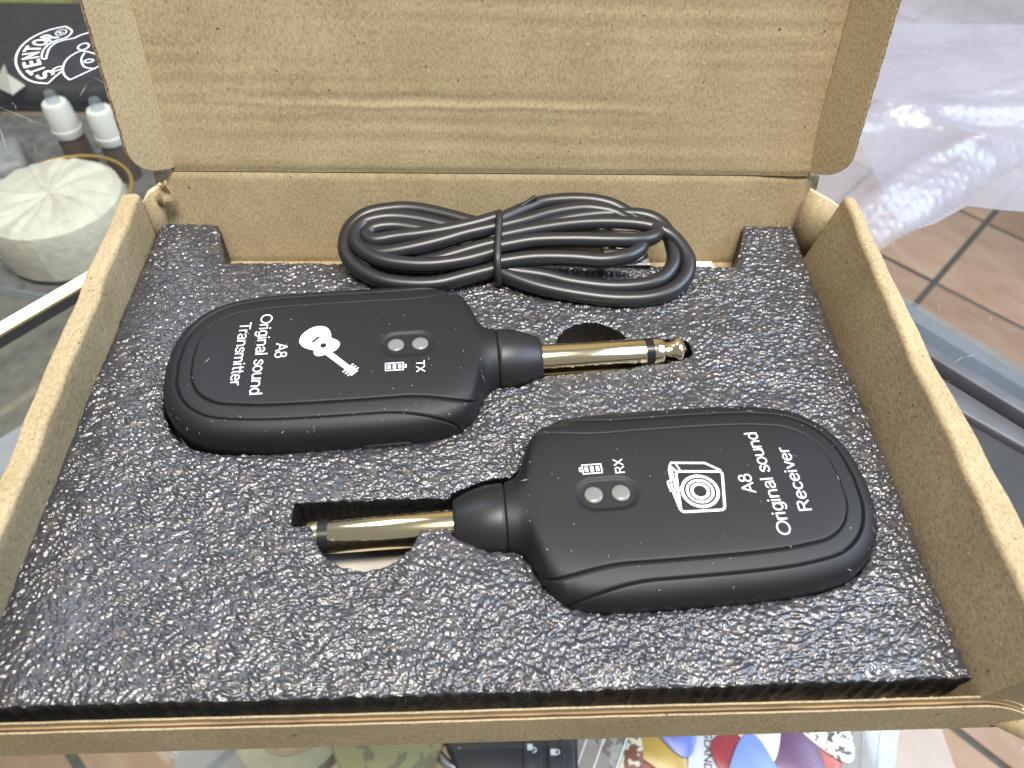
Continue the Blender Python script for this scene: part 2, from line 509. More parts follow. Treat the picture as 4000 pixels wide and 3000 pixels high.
t_l = math.radians(105)
ldir = Vector((0, -math.cos(t_l), math.sin(t_l)))           # up along the lid
lnor = Vector((1, 0, 0)).cross(ldir)                         # towards the viewer
if lnor.y > 0: lnor = -lnor
LC = Vector((2.6, 111.1, FZ + 12.0))
ML = Matrix((Vector((1, 0, 0)), ldir, lnor)).transposed().to_4x4(); ML.translation = LC
def lid_z(X, Y):
    r = 14.6 + 0.55 * np.sin(X * 0.045 + 0.6) + 0.14 * np.sin(X * 0.31) - X * 0.022
    env = np.clip(1 - np.abs(X + 12) / 52, 0, 1) ** 0.5
    z = 0.19 * env * np.exp(-((Y - r) / 0.6) ** 2) - 0.18 * env * np.exp(-((Y - r - 1.7) / 1.1) ** 2)
    z += -0.25 * np.exp(-(Y / 1.0) ** 2) + 0.10 * np.exp(-((Y - 3.0) / 2.2) ** 2)                       # scored fold rolls away at the hinge
    z += 0.25 * np.sin(X * 0.045 + 0.5) * np.clip(Y / 20, 0, 1) + 0.045 * np.sin(Y * 1.55 + 0.5 * np.sin(X * 0.05) + 0.15 * np.sin(X * 0.4)) * (0.5 + 0.5 * np.sin(X * 0.03 + Y * 0.2))
    z += 0.5 * np.exp(-((X - 72) / 9) ** 2) * np.exp(-(Y / 7) ** 2)
    return z
LW = 147.6
mesh('lid', *grid_sheet(LW, 108, 150, 260, lid_z), M_LID, BX, smooth=True, world=True, matrix=ML, sharp=60)

def lid_flap(side):
    h = 9.2; L0, L1 = 1.0, 106.0
    ys = np.concatenate([L0 + 7 * np.linspace(0, 1, 40) ** 2, np.linspace(L0 + 7, L1, 330)[1:]])
    def xo(y):
        b = h - 0.05 * math.sin(y * 1.3) - 0.04 * math.sin(y * 3.1)
        q = (y - L0) / 7.0
        if q < 1: b = h * (1 - (1 - q) ** 2.6) ** (1 / 2.6)
        return max(b, 0.4)
    X = [xo(y) for y in ys]
    n = len(ys)
    def layer(z0, z1, cut=0.0):
        V = [(0, y, z) for z in (z0, z1) for y in ys] + [(x - cut, y, z) for z in (z0, z1) for x, y in zip(X, ys)]
        a, b, c, d = 0, n, 2 * n, 3 * n
        F = []
        for i in range(n - 1):
            F += [(a + i, a + i + 1, c + i + 1, c + i), (b + i, d + i, d + i + 1, b + i + 1), (c + i, c + i + 1, d + i + 1, d + i), (a + i, b + i, b + i + 1, a + i + 1)]
        F += [(a, c, d, b), (a + n - 1, b + n - 1, d + n - 1, c + n - 1)]
        return V, F
    def wave():
        V, F = [], []
        for y, x in zip(ys, X):
            z = -0.8 + 0.48 * math.sin(2 * math.pi * y / 2.5 + 0.6 * math.sin(y * 0.4))
            V += [(0.3, y, z - 0.07), (x - 0.12, y, z - 0.07), (x - 0.12, y, z + 0.07), (0.3, y, z + 0.07)]
        for i in range(n - 1):
            a, b = 4 * i, 4 * i + 4
            F += [(a, b, b + 1, a + 1), (a + 1, b + 1, b + 2, a + 2), (a + 2, b + 2, b + 3, a + 3)]
        return V, F
    phi = math.radians(46)
    out = Vector((side, 0, 0))
    ex = (out * math.cos(phi) + lnor * math.sin(phi)).normalized()
    ez = ex.cross(ldir) * 1.0
    if ez.dot(out) > 0: ez = -ez                              # inside face looks to the middle of the lid
    M = Matrix((ex, ldir, ez)).transposed().to_4x4()
    M.translation = LC + out * (LW / 2 - 0.9) + lnor * 0.05
    o = mesh('lid_flap', *add(layer(-0.28, 0.0), layer(-1.6, -1.32)), M_CARD, BX, world=True, matrix=M)
    o2 = mesh('flute', *wave(), M_FLUTE, o)
    return o
lid_flap(-1); lid_flap(1)

# back wall (local x across, y up)
def back_z(X, Y):
    return 0.12 * np.sin(X * 0.07) - 0.35 * np.exp(-((Y - 23.2) / 1.0) ** 2) - 0.3 * np.exp(-(Y / 1.0) ** 2) + 0.04 * np.sin(X * 0.9) * np.sin(Y * 0.5)
MB = Matrix(((1, 0, 0), (0, 0, 1), (0, -1, 0))).transposed().to_4x4()   # x->x, y->z, z->-y
MB = Matrix((Vector((1, 0, 0)), Vector((0, 0, 1)), Vector((0, -1, 0)))).transposed().to_4x4(); MB = Matrix((Vector((1, 0, 0)), Vector((0, 0.24, 1)).normalized(), Vector((0, -1, 0.24)).normalized())).transposed().to_4x4(); MB.translation = Vector((1.8, 105.6, FL))
mesh('back_wall', *grid_sheet(154.5, FZ + 12.4 - FL, 120, 60, back_z), M_CARD, BX, smooth=True, world=True, matrix=MB, sharp=60)
# corner tabs between the back wall and the side walls
def tab(pts, th, name='corner_tab'):
    """thin bent sheet through quad rows"""
    rows = [np.array(r, float) for r in pts]; nr, nc = len(rows), len(rows[0])
    A = np.array(rows).reshape(-1, 3)
    idx = np.arange(nr * nc).reshape(nr, nc)
    F = np.stack([idx[:-1, :-1], idx[:-1, 1:], idx[1:, 1:], idx[1:, :-1]], -1).reshape(-1, 4)
    o = mesh(name, A, F, [M_CARD, M_EDGE], BX, smooth=True, world=True)
    sd = o.modifiers.new('thick', 'SOLIDIFY'); sd.thickness = th * S; sd.offset = 0; sd.material_offset_rim = 1
    return o
tab([[(75.8, 107.6, FL + 0.3), (79.0, 104.5, FL + 0.3), (82.0, 101.5, FL + 0.3)],
     [(76.0, 107.8, FL + 12), (79.8, 105.0, FL + 12), (83.5, 103.0, FL + 11)],
     [(76.4, 108.2, FL + 21), (80.3, 106.8, FL + 19.6), (84.6, 105.4, FL + 17.6)]], 1.4)
tab([[(-75.4, 107.6, FL + 0.3), (-77.0, 105.6, FL + 0.3), (-78.2, 103.6, FL + 0.3)],
     [(-75.2, 107.8, FL + 12), (-76.6, 106.4, FL + 12), (-78.6, 105.0, FL + 12)],
     [(-74.2, 108.4, FL + 20.6), (-76.4, 107.4, FL + 19.6), (-79.4, 106.4, FL + 16.0)]], 1.4)
# torn, crumpled paper where the lid was folded
tp = []
for k in range(7):
    a = k / 6
    tp.append([(-71.6 - 3.6 * a + 0.5 * math.sin(k * 2.1), 107.9 - 1.3 * math.sin(j * 1.4 + k) * 0.5 - 0.25 * j, FZ + 12.0 - 0.4 * k - 1.15 * j + 0.5 * math.sin(k * 1.9 + j)) for j in range(5)])
tab(tp, 0.35, 'torn_edge')

# front wall: two liners with a recessed fluted core
def front_wall():
    xs = np.linspace(-84, 86.5, 120)
    def curve(x, off, z):
        y = -3.0 + 1.75 * (x + 80) / 160 - 0.9 * (1 - z / (FZ - 3)) + off
        return y
    zt = FZ - 3.0
    def ztop(x):
        e = max(0.0, (x - 77.5) / 9.0)
        e2_ = max(0.0, (-x - 77.5) / 9.0)
        return zt - 4.5 * e ** 1.6 - 4.5 * e2_ ** 1.6 + 0.10 * math.sin(x * 0.09) + 0.05 * math.sin(x * 0.7)
    def layer(o0, o1, drop):
        V, F = [], []
        for x in xs:
            z1 = ztop(x) - drop
            for o_, z in ((o0, 0.0), (o1, 0.0), (o1, z1), (o0, z1)):
                V.append((x, curve(x, o_, z), z))
        n = len(xs)
        for i in range(n - 1):
            for k in range(4):
                k2 = (k + 1) % 4
                F.append((4 * i + k, 4 * (i + 1) + k, 4 * (i + 1) + k2, 4 * i + k2))
        F += [(0, 1, 2, 3), tuple(4 * (n - 1) + k for k in (3, 2, 1, 0))]
        return V, F
    wl = mesh('front_wall', *add(layer(-0.28, 0.0, 0), layer(-1.62, -1.36, 0.05)), [M_CARD, M_EDGE], BX, world=True)
    for p in wl.data.polygons:
        if p.normal.z > 0.8: p.material_index = 1
    mesh('flute', *add(layer(-0.55, -0.30, 1.2), layer(-0.92, -0.74, 0.30), layer(-1.34, -1.1, 1.3)), M_FLUTE, wl, world=False).location = -BX.location
front_wall()
# short outer tuck flap at the front right corner
tab([[(80.5, -2.2, 1.0), (88, -6.5, 0.9), (96, -11, 0.8)], [(83.5, -2.4, 4.0), (89, -3.2, 3.4), (97, -4.5, 2.6)]], 1.2, 'tuck_flap')

# ------------------------------------------------------------------ the two devices: shape functions
HALF = [(0, 6.95), (-1.2, 7.3), (-2.3, 8.2), (-3.4, 10.0), (-4.4, 12.4), (-5.7, 14.8), (-7.9, 16.8), (-11.5, 18.2), (-18, 18.9), (-31, 19.0), (-42, 18.8), (-49.5, 18.1), (-55.8, 16.4), (-60.7, 12.6), (-63.6, 7.0), (-64.5, 0)]
hp = catmull(HALF, 40)
seg = np.concatenate([[0], np.cumsum(np.linalg.norm(np.diff(hp, axis=0), axis=1))])
NT = 230
tt = np.linspace(0, seg[-1], NT)
hx = np.interp(tt, seg, hp[:, 0]); hy = np.interp(tt, seg, hp[:, 1])
OX = np.concatenate([hx, hx[-2::-1]]); OY = np.concatenate([hy, -hy[-2::-1]])
UT = -45.5
def sm(x): x = np.clip(x, 0, 1); return x * x * (3 - 2 * x)
def dome(d, L):
    n = 2 + 2.6 * sm((L - 7) / 11)
    top = 7 + 0.55 * sm((L - 7) / 11)
    q = np.clip(1 - d / L, 0, 1)
    return top * np.clip(1 - q ** n, 0, 1) ** (1 / n)
def pill(u, v):
    du = np.maximum(np.abs(u + 17.3) - 2.1, 0)
    s = np.sqrt(du ** 2 + v ** 2) - 3.15
    return -0.34 * sm(-s / 0.75 + 0.3)
def half_width(u): return np.interp(-u, -hx, hy)
def surf(u, v):
    u = np.asarray(u, float); v = np.asarray(v, float)
    L1 = half_width(u); d1 = L1 - np.abs(v)
    ang = np.arctan2(np.abs(v), -(u - UT)); r = np.hypot(u - UT, v)
    oa = np.arctan2(hy, -(hx - UT)); orr = np.hypot(hx - UT, hy)
    L2 = np.interp(ang, oa[::-1], orr[::-1]); d2 = L2 - r
    L = np.where(u < UT, L2, L1); d = np.where(u < UT, d2, d1)
    return dome(d, L) + pill(u, v)

def device_shells(parent):
    SU = np.clip(OX, UT, 0); L = np.hypot(OX - SU, OY)
    dx, dy = (SU - OX) / L, (0 - OY) / L
    # profile of each meridian by arc length, so that the grooves can run down the flanks at the shoulders
    ND = 260
    q = np.linspace(0, 1, ND)[:, None] ** 3
    DD = q * L[None, :]; ZZ = dome(DD, L[None, :])
    SS = np.concatenate([np.zeros((1, len(L))), np.cumsum(np.hypot(np.diff(DD, axis=0), np.diff(ZZ, axis=0)), 0)])
    nt = len(L)
    s_at = lambda dv_: np.array([np.interp(dv_, DD[:, i], SS[:, i]) for i in range(nt)])
    el = lambda x: np.sqrt(1 - (1 - np.clip(x, 0, 1)) ** 2)
    fA = el((-8.3 - OX) / 15.0); fC = el((-3.6 - OX) / 16.0)
    sA = s_at(3.0) * fA; sC = np.maximum(s_at(6.1) * fC, sA + 1.0)
    kA = np.clip(fA * 3, 0, 1); kC = np.clip(fC * 3, 0, 1)
    send = SS[-1]
    rows = []                                    # (s, depth below the smooth surface)
    for k in range(18): rows.append((sA * (k / 17), 0 * sA))
    for a_, dep in ((0.07, 0.02), (0.15, 0.10), (0.22, 0.42), (0.32, 0.62)): rows.append((sA + a_, dep * kA))
    ia = len(rows) - 1
    rows += [(sA + 0.42, 0.56 * kA), (sA + 0.52, 0.34 * kA)]
    for k in range(1, 9): rows.append((sA + 0.52 + (sC - 0.06 - sA - 0.52) * k / 8, 0.30 * kA))
    rows += [(sC + 0.04, 0.42 * kC), (sC + 0.13, 0.62 * kC)]
    ic = len(rows) - 1
    rows += [(sC + 0.23, 0.58 * kC), (sC + 0.30, 0.14 * kC), (sC + 0.40, 0.03 * kC), (sC + 0.70, 0.0 * kC)]
    for k in range(1, 61): rows.append((sC + 0.70 + (send - sC - 0.70) * k / 60, 0 * sA))
    P = []
    for ri, (sv, dep) in enumerate(rows):
        sv = np.minimum(sv, send)
        d = np.array([np.interp(sv[i], SS[:, i], DD[:, i]) for i in range(nt)]); z = np.array([np.interp(sv[i], SS[:, i], ZZ[:, i]) for i in range(nt)])
        d2 = np.array([np.interp(sv[i] + 0.05, SS[:, i], DD[:, i]) for i in range(nt)]); z2 = np.array([np.interp(sv[i] + 0.05, SS[:, i], ZZ[:, i]) for i in range(nt)])
        td, tz = d2 - d, z2 - z; ln = np.hypot(td, tz) + 1e-9; td, tz = td / ln, tz / ln
        d, z = d + dep * tz, z - dep * td
        x, y = OX + dx * d, OY + dy * d
        if ri > ic: z = z + pill(x, y)
        P.append(np.stack([x, y, z], 1))
    P = np.array(P); n = P.shape[1]
    bot = [np.stack([OX + dx * 1.5, OY + dy * 1.5, np.full(n, -8.3)], 1), np.stack([OX + dx * 0.35, OY + dy * 0.35, np.full(n, -6.5)], 1), np.stack([OX + dx * 0.06, OY + dy * 0.06, np.full(n, -3.0)], 1)]
    def strip(name, Q, capb=False):
        r = len(Q); V = np.concatenate(Q); idx = np.arange(r * n).reshape(r, n)
        F = np.stack([idx[:-1, :-1], idx[1:, :-1], idx[1:, 1:], idx[:-1, 1:]], -1).reshape(-1, 4)
        o = mesh(name, V, F, M_BLACK, parent, smooth=True)
        bm = bmesh.new(); bm.from_mesh(o.data); bmesh.ops.remove_doubles(bm, verts=bm.verts, dist=0.00002); bm.to_mesh(o.data); bm.free()
        return o
    strip('lower_shell', bot + list(P[:ia + 1]))
    strip('side_band', list(P[ia:ic + 1]))
    strip('top_panel', list(P[ic:]))

def on_surface(V, off=0.045):
    V = np.array(V, float)
    V[:, 2] = V[:, 2] + surf(V[:, 0], V[:, 1]) + off
    return V

def arc(cx, cy, rx, ry, a0, a1, n=18):
    return [(cx + rx * math.cos(math.radians(a)), cy + ry * math.sin(math.radians(a))) for a in np.linspace(a0, a1, n)]
def sp(P): return [tuple(p) for p in catmull(P, 5)]
GL = {
 'O': (1.06, [arc(.5, .5, .44, .45, 0, 360, 40)]), 'o': (.70, [arc(.31, .35, .26, .335, 0, 360, 30)]),
 'r': (.40, [[(.06, 0), (.06, .72)], sp([(.06, .42), (.12, .60), (.24, .68), (.36, .67)])]),
 'i': (.26, [[(.06, 0), (.06, .72)], [(.06, .87), (.06, 1.0)]]), 'l': (.26, [[(.06, 0), (.06, 1)]]),
 'g': (.70, [arc(.29, .36, .24, .33, 0, 360, 28), sp([(.54, .72), (.54, .3), (.54, -.04), (.46, -.2), (.28, -.25), (.07, -.15)])]),
 'n': (.68, [[(.06, 0), (.06, .72)], sp([(.06, .42), (.14, .61), (.31, .68), (.47, .62), (.53, .45), (.53, .2), (.53, 0)])]),
 'a': (.68, [sp([(.07, .52), (.14, .65), (.30, .69), (.46, .63), (.51, .48), (.51, .2), (.55, 0)]), sp([(.51, .41), (.3, .37), (.1, .28), (.07, .15), (.16, .04), (.32, .03), (.46, .12), (.51, .26)])]),
 's': (.60, [sp([(.49, .52), (.43, .64), (.28, .69), (.12, .62), (.10, .50), (.20, .41), (.37, .34), (.50, .22), (.46, .08), (.28, .02), (.11, .07), (.05, .19)])]),
 'u': (.68, [sp([(.06, .72), (.06, .45), (.06, .22), (.13, .07), (.28, .03), (.44, .10), (.52, .28)]), [(.53, .72), (.53, 0)]]),
 'd': (.70, [arc(.29, .35, .24, .335, 0, 360, 28), [(.54, 1), (.54, 0)]]),
 'A': (.86, [[(.03, 0), (.41, .97)], [(.79, 0), (.41, .97)], [(.17, .34), (.65, .34)]]),
 '8': (.74, [arc(.33, .74, .215, .21, 0, 360, 26), arc(.33, .28, .27, .25, 0, 360, 28)]),
 'T': (.76, [[(0, .94), (.74, .94)], [(.37, 0), (.37, .9)]]),
 'm': (1.02, [[(.06, 0), (.06, .72)], sp([(.06, .45), (.14, .62), (.27, .68), (.40, .62), (.45, .45), (.45, 0)]), sp([(.45, .45), (.53, .62), (.67, .68), (.80, .62), (.85, .45), (.85, 0)])]),
 't': (.38, [sp([(.15, .95), (.15, .5), (.15, .18), (.20, .06), (.33, .05)]), [(0, .66), (.32, .66)]]),
 'e': (.68, [[(.06, .38), (.55, .38)], arc(.31, .35, .26, .335, 6, 325, 30)]),
 'R': (.84, [[(.07, 0), (.07, 1)], sp([(.07, .94), (.3, .94), (.5, .93), (.63, .84), (.63, .62), (.5, .52), (.3, .50), (.07, .50)]), [(.40, .50), (.72, 0)]]),
 'c': (.62, [arc(.31, .35, .26, .335, 38, 322, 28)]), 'v': (.60, [[(.03, .72), (.28, .02)], [(.53, .72), (.28, .02)]]),
 'X': (.80, [[(.04, 0), (.72, 1)], [(.72, 0), (.04, 1)]]), ' ': (.32, [])}
def text_fit_line(s, width, height, wd=0.112):
    P = []; x = 0; z = 0
    for ch in s:
        adv, st_ = GL[ch]
        for k in st_:
            z += 0.003
            closed = len(k) > 20 and abs(k[0][0] - k[-1][0]) + abs(k[0][1] - k[-1][1]) < 1e-6
            q = [(a + x, b) for a, b in (k[:-1] if closed else k)]
            P.append(stroke(q, wd, closed, z=z % 0.03))
        x += adv
    V, F = add(*P); V = np.array(V)
    a, b = V[:, 0].min(), V[:, 0].max()
    V[:, 0] = ((V[:, 0] - a) / (b - a) - 0.5) * width; V[:, 1] = (V[:, 1] - 0.5) * height
    return V, F

def print_text(s, u, v, width, height, parent):
    """reads along -v with the letter tops towards the plug (+u)"""
    V, F = text_fit_line(s, width, height)
    W = np.stack([u + V[:, 1], v - V[:, 0], V[:, 2]], 1)
    return mesh('lettering', on_surface(W), F, M_WHITEINK, parent)

def battery(uc, v, parent):
    P = []
    rect = lambda a, b, c, d: P.append(([(a, c, 0), (b, c, 0), (b, d, 0), (a, d, 0)], [(0, 1, 2, 3)]))
    l, r, b, t, e = -2.0, 1.55, -1.0, 1.0, 0.22
    rect(l, r, b, b + e); rect(l, r, t - e, t); rect(l, l + e, b + e, t - e); rect(r - e, r, b + e, t - e)
    rect(r, r + 0.5, 0.42 - e, 0.42 + 0.03); rect(r, r + 0.5, -0.45, -0.42 + e); rect(r + 0.34, r + 0.52, -0.24, 0.24)
    for k in range(3): rect(l + 0.5 + k * 0.98, l + 1.10 + k * 0.98, b + 0.48, t - 0.48)
    V, F = add(*P)
    V = np.array(V); V[:, 0] += uc; V[:, 1] += v
    mesh('battery_symbol', on_surface(V), F, M_WHITEINK, parent)

def make_device(name, label, loc, rotz, tilt, kind):
    t = thing(name, loc, label, 'audio adapter', rotz)
    t.rotation_euler = (0, tilt, rotz)
    device_shells(t)
    mesh('neck_gap', *lathe([(-1.5, 6.5), (0.6, 6.45)], 40), M_GAP, t, smooth=True)
    mesh('collar', *lathe([(0.30, 6.3), (0.32, 6.72), (0.48, 6.88), (1.2, 6.9), (3.2, 6.72), (5.2, 6.25), (7.2, 5.50), (8.6, 4.92), (9.1, 4.66), (9.25, 4.45), (9.3, 3.2)], 64), M_COLLAR, t, smooth=True, sharp=60)
    pl = mesh('plug_sleeve', *lathe([(8.6, 3.17), (30.85, 3.17), (31.0, 3.05)], 64), M_GOLD, t, smooth=True, sharp=40)
    mesh('insulator_ring', *lathe([(30.95, 3.0), (31.0, 3.12), (32.55, 3.12), (32.6, 3.0)], 64), M_RING, t, smooth=True, sharp=40)
    mesh('plug_tip', *lathe([(32.58, 3.0), (32.66, 3.15), (34.5, 3.15), (34.75, 2.95), (35.1, 2.5), (35.6, 2.12), (36.2, 2.02), (36.7, 2.18), (37.2, 2.62), (37.7, 2.98), (38.1, 3.06), (38.5, 2.92), (39.0, 2.35), (39.6, 1.55), (40.1, 0.85), (40.4, 0.35), (40.45, 0.02)], 64), M_GOLD, t, smooth=True, sharp=50)
    for u in (-19.65, -14.95):
        z = float(surf(u, 0))
        mesh('lens_gap', *lathe([(z - 0.3, 1.78), (z + 0.03, 1.78)], 40, 'z'), M_GAP, t).location = (u * S, 0, 0)
        mesh('status_lens', *lathe([(z - 0.3, 1.60), (z + 0.10, 1.60), (z + 0.22, 1.48), (z + 0.34, 1.05), (z + 0.39, 0.5), (z + 0.40, 0.02)], 40, 'z'), M_LED, t, smooth=True, sharp=70).location = (u * S, 0, 0)
    print_text('A8', -41.5, 0.2, 3.8, 2.3, t)
    print_text('Original sound', -45.2, 0.0, 20.4, 2.3, t)
    if kind == 'tx':
        print_text('Transmitter', -49.1, 0.2, 16.0, 2.2, t)
        battery(-19.7, -5.7, t); print_text('TX', -15.0, -6.0, 2.9, 1.65, t)
        g = [(-31.9, -1.75), (-31.2, -1.35), (-30.55, -0.45), (-30.5, 0.65), (-31.35, 1.52), (-32.12, 2.03), (-32.3, 3.27), (-32.92, 4.56), (-33.85, 5.19), (-35.2, 5.3), (-36.72, 4.56), (-37.95, 3.12), (-38.28, 1.63), (-38.12, 1.02), (-37.51, 0.07), (-36.37, -0.62), (-35.4, -1.05), (-35.25, -1.95), (-34.6, -2.55), (-33.5, -2.45)]
        body = [tuple(p) for p in catmull(g, 4, True)]
        hole = [(-33.6 + 0.60 * math.cos(a), 0.1 + 0.62 * math.sin(a)) for a in np.linspace(0, 2 * math.pi, 24, endpoint=False)]
        bridge = [(-35.95, 1.29), (-34.71, 2.64), (-34.35, 2.27), (-35.59, 0.96)]
        icon = [flat_poly([body, hole, bridge])]
        nd = np.array([3.75, -3.9]); nd /= np.linalg.norm(nd); nn = np.array([-nd[1], nd[0]])
        p0 = np.array([-32.75, -1.75]); p1 = p0 + nd * 5.6; p2 = p1 + nd * 2.25
        rect = lambda a, b, w1, w2: icon.append(([(*(a + nn * w1), 0), (*(b + nn * w2), 0), (*(b - nn * w2), 0), (*(a - nn * w1), 0)], [(0, 1, 2, 3)]))
        rect(p0, p1, 0.64, 0.60); rect(p1, p2, 0.62, 0.86)
        for k in range(3):
            q = p1 + nd * (0.35 + 0.68 * k)
            for s_ in (1, -1):
                a = q + nn * s_ * 0.6; b = q + nn * s_ * 1.35; e = nd * 0.15
                icon.append(([(*(a - e), 0), (*(b - e), 0), (*(b + e), 0), (*(a + e), 0)], [(0, 1, 2, 3)]))
        icon = [([(a, b, 0.004 * i) for a, b, _ in v], f) for i, (v, f) in enumerate(icon)]
        V, F = add(*icon); V = np.array(V); V[:, 1] += 0.7
        mesh('guitar_symbol', on_surface(V), F, M_WHITEINK, t)
    else:
        print_text('Receiver', -49.9, -0.2, 12.7, 2.2, t)
        battery(-15.2, -5.0, t); print_text('RX', -20.2, -5.2, 2.9, 1.65, t)
        icon = []
        fr = [(-29.88, -2.25), (-37.96, -1.53), (-36.44, 5.84), (-29.0, 5.65)]
        def rounded(P, r=0.75):
            out = []
            P = [np.array(p) for p in P]
            for i in range(4):
                a, b, c = P[i - 1], P[i], P[(i + 1) % 4]
                d1 = (a - b) / np.linalg.norm(a - b); d2 = (c - b) / np.linalg.norm(c - b)
                for k in range(6):
                    q = k / 5
                    out.append((1 - q) ** 2 * (b + d1 * r) + 2 * q * (1 - q) * b + q * q * (b + d2 * r))
            return out
        icon.append(stroke(rounded(fr), 0.46, True))
        lin = lambda P, wd=0.42: icon.append(stroke(np.array(P), wd))
        lin([(-29.95, -2.3), (-29.1, -3.55), (-29.4, -4.05), (-35.35, -3.5), (-37.8, -1.75)])
        lin([(-29.1, -3.5), (-28.8, -2.6), (-28.75, -0.4)])
        lin([(-29.55, -2.9), (-29.25, -2.3), (-29.05, 1.6)], 0.3)
        lin([(-30.2, -3.8), (-30.75, -2.3)], 0.3)
        icon.append(flat_poly([[(-28.95, 1.4), (-28.35, 1.9), (-28.75, 5.2), (-29.15, 5.6)]]))
        icon.append(flat_poly([[(-28.75, -0.75), (-27.9, -0.4), (-27.85, 0.4), (-28.05, 1.75), (-28.7, 1.45)], [(-28.55, -0.35), (-28.2, -0.2), (-28.2, 0.15), (-28.55, 0.05)]]))
        cc = np.array([-33.16, 1.99])
        for r, wd in ((3.0, 0.56), (2.15, 0.46), (1.38, 0.55)):
            icon.append(stroke([cc + r * np.array([math.cos(a) * 1.02, math.sin(a) * 0.99]) for a in np.linspace(0, 2 * math.pi, 64, endpoint=False)], wd, True))
        icon = [([(a, b, 0.004 * i) for a, b, _ in v], f) for i, (v, f) in enumerate(icon)]
        V, F = add(*icon); V = np.array(V); V[:, 1] -= 1.0
        mesh('speaker_symbol', on_surface(V), F, M_WHITEINK, t)
    # slide switch half hidden by the foam
    cap = [(u, z) for u, z in [(-4.6 + 0, 0.0)]]
    cp = [(-3.6 + 1.3 * math.cos(a), 1.3 * math.sin(a)) for a in np.linspace(math.pi / 2, 3 * math.pi / 2, 10)] + [(3.6 + 1.3 * math.cos(a), 1.3 * math.sin(a)) for a in np.linspace(-math.pi / 2, math.pi / 2, 10)]
    V, F = prism(cp, 0, 0.8)
    V = [(-22 + x, -18.6 - z, 0.1 + y) for x, y, z in V]
    mesh('slide_switch', V, F, M_COLLAR, t, smooth=True, sharp=40)
    # lint on the soft plastic
    L = []
    for k in range(85):
        u = rng.uniform(-63, -3); hw = float(half_width(u)) - 0.4; v = rng.uniform(-hw, hw) if k % 3 else -hw * rng.uniform(0.8, 0.995)
        ln, wd_, a = rng.exponential(0.07) + 0.05, rng.uniform(0.02, 0.05), rng.uniform(0, 3.1)
        if rng.random() < 0.05: ln += 0.7
        c, s_ = math.cos(a), math.sin(a)
        q = [(u + c * x - s_ * y, v + s_ * x + c * y, 0) for x, y in ((-ln, 0), (0, -wd_), (ln, 0), (0, wd_))]
        L.append((q, [(0, 1, 2, 3)]))
    V, F = add(*L)
    o = mesh('lint', on_surface(V, 0.07), F, M_DUST, t); o['kind'] = 'stuff'
    return t

TX = (2.57, 64.4, -0.6, math.radians(4.75), 0.0)
RX = (4.2, 29.1, -2.6, math.radians(-176.2), math.radians(1.2))
make_device('wireless_transmitter', 'matte black transmitter with white guitar symbol and gold plug, lying beside the cable', (TX[0], TX[1], FZ + TX[2]), TX[3], TX[4], 'tx')
make_device('wireless_receiver', 'matte black receiver with white speaker symbol, gold plug sunk into the foam slot', (RX[0], RX[1], FZ + RX[2]), RX[3], RX[4], 'rx')

# ------------------------------------------------------------------ foam insert with die-cut recesses
def to_world(P, dev):
    c, s_ = math.cos(dev[3]), math.sin(dev[3]); P = np.asarray(P, float)
    return np.stack([dev[0] + c * P[:, 0] - s_ * P[:, 1], dev[1] + s_ * P[:, 0] + c * P[:, 1]], 1)
def offset_outline(off, tail=0.0):
    P = np.stack([OX, OY], 1)[::6]
    SU = np.clip(P[:, 0], UT, 0); d = np.stack([P[:, 0] - SU, P[:, 1]], 1); d /= np.linalg.norm(d, axis=1)[:, None]
    return P + d * (off + tail * np.clip((-P[:, 0] - 40) / 20, 0, 1))[:, None]
def sdf_poly(X, Y, poly):
    poly = np.asarray(poly, float); n = len(poly)
    best = np.full(X.shape, 1e9); ins = np.zeros(X.shape, bool)
    x0, x1 = poly[:, 0].min() - 3, poly[:, 0].max() + 3; y0, y1 = poly[:, 1].min() - 3, poly[:, 1].max() + 3
    sel = (X > x0) & (X < x1) & (Y > y0) & (Y < y1)
    x, y = X[sel], Y[sel]; b = np.full(x.shape, 1e9); w_ = np.zeros(x.shape, bool)
    for i in range(n):
        ax, ay = poly[i]; bx_, by_ = poly[(i + 1) % n]; ex, ey = bx_ - ax, by_ - ay
        t = np.clip(((x - ax) * ex + (y - ay) * ey) / (ex * ex + ey * ey + 1e-12), 0, 1)
        b = np.minimum(b, (x - ax - t * ex) ** 2 + (y - ay - t * ey) ** 2)
        if ay != by_:
            cr = ((ay > y) != (by_ > y)) & (x < ex * (y - ay) / ey + ax); w_ ^= cr
    d = np.sqrt(b); d = np.where(w_, -d, d)
    best[sel] = d
    return best
def vnoise(x, y, seed):
    r = np.random.default_rng(seed); T = r.random((256, 256))
    xi, yi = np.floor(x).astype(int), np.floor(y).astype(int); fx, fy = sm(x - xi), sm(y - yi)
    g = lambda a, b: T[(yi + b) % 256, (xi + a) % 256]
    return (g(0, 0) * (1 - fx) + g(1, 0) * fx) * (1 - fy) + (g(0, 1) * (1 - fx) + g(1, 1) * fx) * fy
step = 0.18
gx = np.arange(-78.5, 77.5, step); gy = np.arange(-3.2, 109.0, step)
X, Y = np.meshgrid(gx, gy)
fo = [(-76.0, -1.7), (-40, -1.1), (0, -0.6), (40, 0.0), (75.0, 0.6), (75.1, 40), (74.9, 70), (75.3, 107.6), (63.4, 107.6), (58.8, 92.9), (20, 93.6), (-20, 93.5), (-58.8, 93.9), (-63.2, 106.9), (-76.4, 107.2), (-76.4, 60)]
sd = sdf_poly(X, Y, fo)
def cut(poly):
    global sd
    sd = np.maximum(sd, -sdf_poly(X, Y, poly))
cut(to_world(offset_outline(0.05, 0.9), TX)); cut(to_world([(-1, -7.2), (4, -7.0), (9.3, -4.9), (9.3, 4.9), (4, 7.0), (-1, 7.2)], TX))
